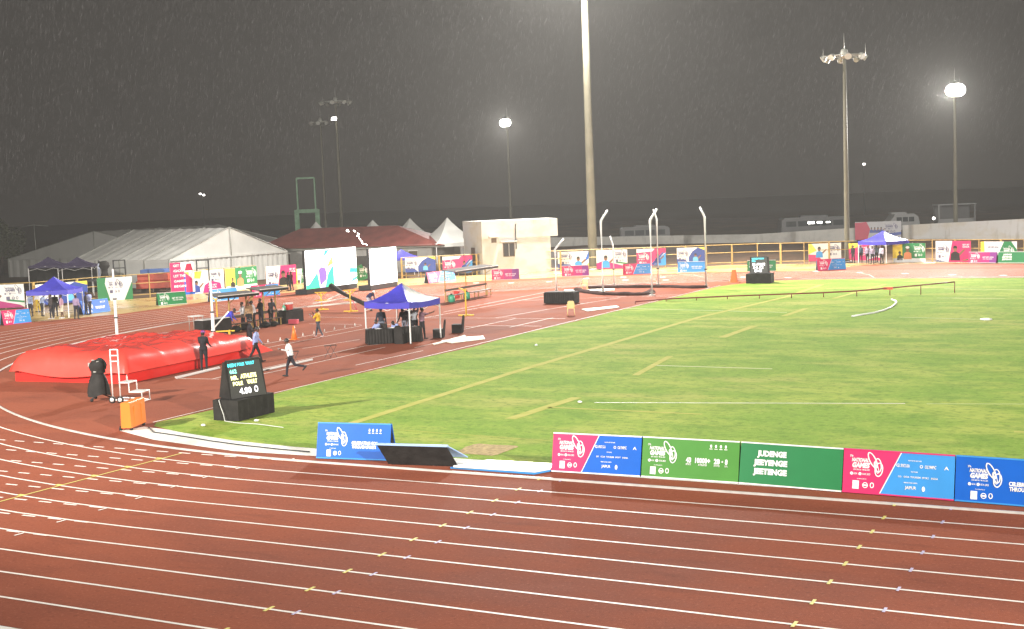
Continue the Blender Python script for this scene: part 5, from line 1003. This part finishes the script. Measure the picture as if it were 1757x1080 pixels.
# ------------------------------------------------------------------ people
def pmat(c): return mat('cloth_%02d_%02d_%02d' % tuple(int(k*99) for k in c), c, .75, .25, .12, 9)
def person(loc, rz, label, h=1.72, shirt=(.1, .1, .1), pants=(.03, .03, .035), shoe=(.03, .03, .03), hair='print_black', skin='print_skin2', lean=0, twist=0, head=0, legs=((4, 4), (-4, 4)), arms=((5, 8, 15), (5, 8, 15)),
           seat=None, long_sl=True, shorts=False, cap=None, jacket=None, fem=.0):
    """legs: (thigh pitch, knee bend) for right,left; arms: (forward pitch, out, elbow bend). Faces +Y before rz."""
    t = thing('person', label, 'person', loc, rz, 'people on and around the track')
    s = h/1.72; Rx = lambda a: Matrix.Rotation(R(a), 3, 'X'); Ry = lambda a: Matrix.Rotation(R(a), 3, 'Y')
    seg = []  # (a, b, ra, rb, zone)
    hip = V((0, 0, 0)); zl = []
    tl, sl = .43*s, .42*s
    for sd, (th, kn) in zip((1, -1), legs):
        a = V((sd*.09*s, 0, 0)); k = a+Rx(th)@V((sd*.01, 0, -tl)); an = k+Rx(th-kn)@V((0, 0, -sl)); toe = an+Rx((th-kn)*.6)@V((sd*.02, .17*s, -.055*s)); heel = an+Rx((th-kn)*.6)@V((0, -.045*s, -.05*s))
        seg += [(a, k, .088*s, .058*s, 'pants'), (k, an, .056*s, .04*s, 'skin' if shorts else 'pants'), (heel, toe, .042*s, .036*s, 'shoe'), (an, heel, .04*s, .042*s, 'shoe')]; zl += [toe.z-.036*s, heel.z-.042*s]
    off = V((0, 0, -min(zl))) if seat is None else V((0, 0, seat))
    B = Rx(-lean)@Matrix.Rotation(R(twist), 3, 'Z'); chest = B@V((0, 0, .40*s)); neck = B@V((0, .01, .53*s)); hd = neck+Rx(-lean-head)@V((0, .025, .14*s))
    seg += [(V((-.06*s, 0, .02)), V((.06*s, 0, .02)), .115*s, .115*s, 'pants'), (V((0, 0, .10*s)), chest*.7, .12*s, .13*s, 'shirt'), (B@V((-.085*s, 0, .36*s)), B@V((.085*s, 0, .36*s)), .115*s, .115*s, 'shirt'), (B@V((-.14*s, 0, .46*s)), B@V((.14*s, 0, .46*s)), .062*s, .062*s, 'shirt'), (neck-B@V((0, 0, .05*s)), hd-V((0, 0, .05*s)), .052*s, .05*s, 'skin')]
    Hm = Rx(-lean-head); hands = []
    for sd, (fp, ou, el) in zip((1, -1), arms):
        a = B@V((sd*.175*s, 0, .465*s)); A_ = B@Rx(fp)@Ry(-sd*ou) if True else None
        e = a+A_@V((0, 0, -.29*s)); F_ = A_@Rx(el); w = e+F_@V((0, 0, -.25*s)); hn = w+F_@V((0, .005, -.085*s))
        seg += [(a, e, .052*s, .04*s, 'shirt'), (e, w, .039*s, .03*s, 'shirt' if long_sl else 'skin'), (w, hn, .03*s, .034*s, 'skin')]; hands.append((hn, F_, sd))
    seg = [(a, b, ra*(1.16 if z in ('shirt', 'pants') else 1), rb*(1.16 if z in ('shirt', 'pants') else 1), z) for a, b, ra, rb, z in seg]
    # union of tapered limbs -> one voxel-remeshed surface
    mb = MB()
    for a, b, ra, rb, z in seg:
        L = (b-a).length; n = max(3, int(L/.05)+1); d = (b-a)/max(L, 1e-6)
        pts = [a-d*ra*.8, a-d*ra*.45]+[a.lerp(b, i/n) for i in range(n+1)]+[b+d*rb*.45, b+d*rb*.8]; rr = [ra*.55, ra*.88]+[ra+(rb-ra)*i/n for i in range(n+1)]+[rb*.88, rb*.55]
        mb.tube(pts, rr, 'black_cloth', 10)
    mb.ball(hd, .1*s, 'black_cloth', (.78, .95, 1.16), 12, 9); mb.ball(hd+Hm@V((0, .095*s, -.015*s)), .02*s, 'black_cloth', (.8, 1, 1.4), 6, 5); mb.ball(hd+Hm@V((0, .06*s, -.085*s)), .045*s, 'black_cloth', n=8, m=6)
    for sd in (1, -1): mb.ball(hd+Hm@V((sd*.078*s, 0, -.01)), .025*s, 'black_cloth', (.5, .8, 1.2), 6, 5)
    o = mb.build('tmp'); md = o.modifiers.new('r', 'REMESH'); md.mode = 'VOXEL'; md.voxel_size = .021; md.use_smooth_shade = True; sm = o.modifiers.new('s', 'SMOOTH'); sm.iterations = 3; sm.factor = .5
    dg = bpy.context.evaluated_depsgraph_get(); dg.update(); me = bpy.data.meshes.new_from_object(o.evaluated_get(dg)); bpy.data.objects.remove(o)
    zones = {'skin': M[skin], 'shirt': pmat(shirt), 'pants': pmat(pants), 'shoe': pmat(shoe), 'jacket': pmat(jacket or shirt)}; order = list(zones); me.materials.clear()
    for k in order: me.materials.append(zones[k])
    wl = .06*s
    for p in me.polygons:
        c = p.center; best = None
        for a, b, ra, rb, z in seg:
            ab = b-a; u = max(0, min(1, (c-a).dot(ab)/max(ab.dot(ab), 1e-9))); d = (c-a-ab*u).length-(ra+(rb-ra)*u)
            if best is None or d < best[0]: best = (d, z, u)
        z = best[1]
        if (c-hd).length < .125*s: z = 'skin'
        if z == 'pants' and c.z > wl-.02 and abs(c.x) < .2: z = 'shirt' if c.z > -.02*s else z
        p.material_index = order.index(z); p.use_smooth = True
    # fingers: five to a hand, grown into the same surface's mesh
    fm = MB()
    for hn, F_, sd in hands:
        for k in range(4):
            x = (k-1.5)*.018*s; r0 = hn+F_@V((x, 0, -.02*s)); l = (.055, .07, .065, .05)[k]*s; m_ = r0+F_@V((x*.2, .012, -l*.6)); e = m_+F_@V((0, .022, -l*.5)); fm.tube([r0, m_, e], [.0095*s, .009*s, .007*s], 'skin_', 5)
        r0 = hn+F_@V((-sd*.028*s, .012, .02*s)); fm.tube([r0, r0+F_@V((-sd*.025*s, .02, -.03*s)), r0+F_@V((-sd*.02*s, .035, -.055*s))], [.011*s, .01*s, .008*s], 'skin_', 5)
    bm = bmesh.new(); bm.from_mesh(me); o0 = [bm.verts.new(v) for v in fm.v]
    for f in fm.f:
        try: q = bm.faces.new([o0[i] for i in f]); q.material_index = 0; q.smooth = True
        except ValueError: pass
    for v in bm.verts: v.co += off
    bm.to_mesh(me); bm.free(); me.name = 'body'; bo = bpy.data.objects.new('body', me); COL.objects.link(bo); bo.parent = t
    hb = MB(); c0 = hd+off
    vs = []; n, m_ = 12, 6
    for i in range(m_+1):
        ph = math.pi*.57*i/m_
        for k in range(n): a = 2*math.pi*k/n; q = V((.086*math.sin(ph)*math.cos(a), .104*math.sin(ph)*math.sin(a)-.012, .122*math.cos(ph)))*s; vs.append(c0+Hm@Rx(26)@q)
    hb.add(vs, [(i*n+k, (i+1)*n+k, (i+1)*n+(k+1) % n, i*n+(k+1) % n) for i in range(m_) for k in range(n)], hair, True); hb.build('hair', t)
    if cap:
        cb = MB(); cb.ball(c0+Hm@V((0, -.005, .045*s)), .105*s, cap, (.92, 1.05, .85), 12, 8); cb.box(c0+Hm@V((0, .13*s, .05*s)), (.14*s, .12*s, .015), cap); cb.build('cap', t)
    fb = MB()
    for sd in (1, -1): fb.ball(c0+Hm@V((sd*.032*s, .088*s, .012*s)), .011*s, 'print_ltext', n=6, m=5); fb.ball(c0+Hm@V((sd*.032*s, .096*s, .012*s)), .006*s, 'print_black', n=6, m=4)
    fb.box(c0+Hm@V((0, .097*s, -.055*s)), (.042*s, .012, .009), 'print_maroon'); fb.build('face', t); return t
MB_ = M.setdefault('skin_', M['print_skin2'])
LB, WH, BK, NV_, GY = (.30, .36, .62), (.62, .62, .64), (.018, .017, .02), (.035, .045, .12), (.2, .21, .24)
LIL, TAN, YEL = (.34, .26, .40), (.35, .22, .12), (.62, .36, .03)
D = math.degrees
# rz: 0 faces +Y (away, up-left in view); camera looks along yaw -27 deg
person(G(351, 636), R(20), 'man in black with lilac cap standing before the red mat', 1.80, BK, BK, legs=((2, 2), (-3, 3)), arms=((20, 6, 40), (40, 10, 95)), head=8, cap='print_purple')
person(G(440, 622), R(-60), 'man in pale blue shirt walking beside the mat corner', 1.74, LB, BK, legs=((22, 8), (-20, 12)), arms=((-12, 12, 15), (18, 10, 25)), lean=8)
person(G(430, 608), R(-30), 'man in black with white collar half hidden behind the pale blue shirt', 1.78, BK, BK, legs=((5, 5), (-8, 8)), arms=((10, 12, 40), (20, 10, 60)))
person(G(500, 647), R(115), 'man in white hooded top running across the runway', 1.70, (.7, .7, .7), (.022, .02, .028), legs=((22, 14), (-28, 52)), arms=((30, 16, 80), (-30, 16, 70)), lean=9, hair='print_black')
person(G(547, 579), R(100), 'man in yellow shirt walking left of the gazebo', 1.62, YEL, (.05, .055, .07), (.45, .3, .28), legs=((18, 6), (-16, 10)), arms=((35, 20, 95), (30, 24, 100)), long_sl=False)
person(G(633, 534), R(-100), 'bending man in navy with pale cap behind the gazebo corner', 1.66, NV_, (.5, .5, .55), legs=((30, 25), (10, 12)), arms=((60, 8, 20), (50, 8, 20)), lean=48, cap='print_ltext')
TA = lambda x, y: TABA+TABR@V((x, y, 0))
tz = math.degrees(math.atan2(TABR[1][0], TABR[0][0]))
person(TA(.75, 1.0), R(tz+120), 'official in pale blue seated at the table end with an arm stretched out', 1.66, LB, BK, legs=((85, 85), (85, 85)), arms=((55, 10, 20), (75, 6, 5)), lean=14, seat=.5)
person(TA(1.75, 1.0), R(tz+130), 'official in pale blue bent over papers in the middle of the table', 1.66, LB, BK, legs=((85, 85), (85, 85)), arms=((40, 12, 70), (45, 10, 70)), lean=30, head=25, seat=.5)
person(TA(1.0, 1.9), R(tz+5), 'man in dark jacket and cap standing behind the table with his back turned', 1.76, (.03, .035, .05), (.16, .18, .22), arms=((-4, 10, 12), (0, 14, 10)), cap='print_black')
person(TA(2.25, 1.75), R(tz+150), 'dark dressed person leaning over the table under the gazebo peak', 1.76, (.025, .02, .02), (.2, .2, .24), lean=22, head=20, arms=((40, 8, 30), (30, 8, 35)))
person(TA(2.75, 1.7), R(tz+170), 'man in pale grey shirt raising his arm to the gazebo frame', 1.76, (.45, .47, .5), BK, arms=((20, 8, 50), (170, 10, 12)), long_sl=False)
person(TA(2.55, 2.4), R(tz+160), 'dark person standing behind the man with the raised arm', 1.74, GY, BK)
person(TA(3.05, 1.1), R(tz-75), 'man in mauve shirt reaching out towards the gazebo leg', 1.70, (.26, .15, .19), BK, arms=((80, 6, 25), (50, 15, 55)), long_sl=False, legs=((8, 4), (-8, 6)))
# athletes at the shelters
person(G(385, 573)+V((0, .3, 0)), R(-60), 'person in royal blue bending over bags in the left shelter', 1.66, (.06, .06, .5), BK, lean=42, head=10, legs=((20, 20), (15, 20)), arms=((40, 8, 20), (50, 8, 30)))
person(G(418, 566), R(150), 'person in white sleeved top at the shelter middle post', 1.68, (.5, .5, .5), BK, arms=((20, 10, 60), (15, 8, 30)))
person(G(429, 566), R(200), 'dark clothed person between the two shelter posts', 1.72, TAN, BK, skin='print_skin')
person(G(437, 565), R(120), 'person in white jacket beside the shelter middle post', 1.74, (.6, .58, .58), BK, lean=8, arms=((15, 8, 50), (25, 8, 60)))
person(G(449, 562), R(160), 'person all in black standing under the right shelter', 1.78, BK, (.03, .03, .04), arms=((20, 10, 70), (20, 10, 70)))
person(G(466, 559), R(-110), 'person in charcoal leaning on the right shelter rail', 1.72, (.045, .05, .06), BK, lean=14, arms=((40, 10, 10), (30, 10, 10)), long_sl=False)
# under the left gazebos
for px, py, rz, lb, kw in ((53, 544, 200, 'person in pale blue at the left leg of the left gazebo', dict(shirt=(.28, .33, .48))), (73, 543, -70, 'person in pale blue shirt and black trousers leaning, second under the left gazebo', dict(shirt=(.28, .34, .5), lean=16, arms=((30, 10, 30), (35, 8, 40)))),
        (66, 536, 180, 'person in white top and yellow trousers behind the left gazebo', dict(shirt=WH, pants=(.55, .4, .05))), (89, 548, 160, 'tall person in dark clothes under the middle of the left gazebo', dict(shirt=(.06, .05, .05), h=1.78, shoe=(.6, .55, .55))),
        (96, 544, 30, 'person in black turned away under the left gazebo', dict(shirt=BK)), (107, 547, 140, 'person in pink top and white shorts under the left gazebo', dict(shirt=(.5, .3, .38), pants=(.65, .62, .5), shorts=True, shoe=(.6, .6, .6))),
        (132, 548, 15, 'person in lilac shirt outside the right leg of the left gazebo', dict(shirt=LIL)), (149, 541, -40, 'person in dark jacket beside the blue board', dict(shirt=(.06, .06, .09))), (155, 540, 100, 'person in pale blue shirt behind the blue board', dict(shirt=LB))):
    person(G(px, py), R(rz), lb, **kw)
# far gazebo group
for px, py, rz, lb, kw in ((1489, 453, 200, 'person in lilac shirt, leftmost of the group by the far gazebo', dict(shirt=(.36, .31, .42))), (1497, 453.5, 170, 'person in grey lilac shirt second in the group by the far gazebo', dict(shirt=(.3, .27, .36))),
        (1504, 451, 30, 'person in teal grey turned away in the far gazebo group', dict(shirt=(.14, .2, .25))), (1513, 453, 150, 'person in white and lilac, rightmost of the far gazebo group', dict(shirt=(.5, .47, .55))), (1464, 452, 150, 'person in black at the foot of the unlit mast', dict(shirt=BK)), (1477, 451, 180, 'person in dark teal between the mast and the far gazebo', dict(shirt=(.05, .1, .14)))):
    person(G(px, py), R(rz), lb, h=1.7, **kw)
q = AT(171, 478, 115.6); zz = zp
person(V((q.x, q.y, zz)), R(-40), 'camera operator in white and pale blue on the platform', 1.7, (.5, .54, .66), (.3, .33, .42), arms=((60, 8, 40), (60, 8, 40)))
for px, py, lb in ((496, 500, 'person in black standing before the crimson banner'), (501, 499, 'person in dark red standing before the crimson banner')): person(G(px, py), R(160), lb, 1.7, BK if 'black' in lb else (.25, .02, .05))
person(G(137, 523)+V((-6, 3, 0)), R(10), 'dim person in the shade of the dark gazebos', 1.7, GY)
# ------------------------------------------------------------------ rainy air
hz = MB(); hz.box((-60, 150, 40), (620, 620, 84), 'black_cloth'); ho = hz.build('haze'); hm = bpy.data.materials.new('rain_haze'); hm.use_nodes = True; nt = hm.node_tree; nt.nodes.clear()
pv = nt.nodes.new('ShaderNodeVolumePrincipled'); pv.inputs['Color'].default_value = (.92, .9, .86, 1); pv.inputs['Density'].default_value = HAZE; pv.inputs['Anisotropy'].default_value = .08
ou = nt.nodes.new('ShaderNodeOutputMaterial'); nt.links.new(pv.outputs[0], ou.inputs['Volume']); ho.data.materials.clear(); ho.data.materials.append(hm); tag(ho, kind='stuff')

# rain catching the floodlight up in the dark air
mat('rain_drop', (.19, .19, .19), .4, .3); rb = MB(); rnd = random.Random(3); vs = []; fs = []
for k in range(34000):
    d = rnd.uniform(30, 160); px = rnd.uniform(-80, 1840); py = rnd.uniform(-40, 350); p = AT(px, py, d)
    if p.z < 8.5: continue
    l = rnd.uniform(.15, .55)*(.4+d/130); w = .0010*(.5+d/60)*rnd.uniform(.4, 1.2); dr = V((-.36+rnd.gauss(0, .06), .1, -1)).normalized()*l/2; o_ = len(vs)
    vs += [p-dr, p+V((w, 0, 0)), p+V((-w*.5, w*.87, 0)), p+V((-w*.5, -w*.87, 0)), p+dr]; fs += [(o_, o_+1, o_+2), (o_, o_+2, o_+3), (o_, o_+3, o_+1), (o_+4, o_+2, o_+1), (o_+4, o_+3, o_+2), (o_+4, o_+1, o_+3)]
rb.add(vs, fs, 'rain_drop'); tag(rb.build('rain'), kind='stuff')
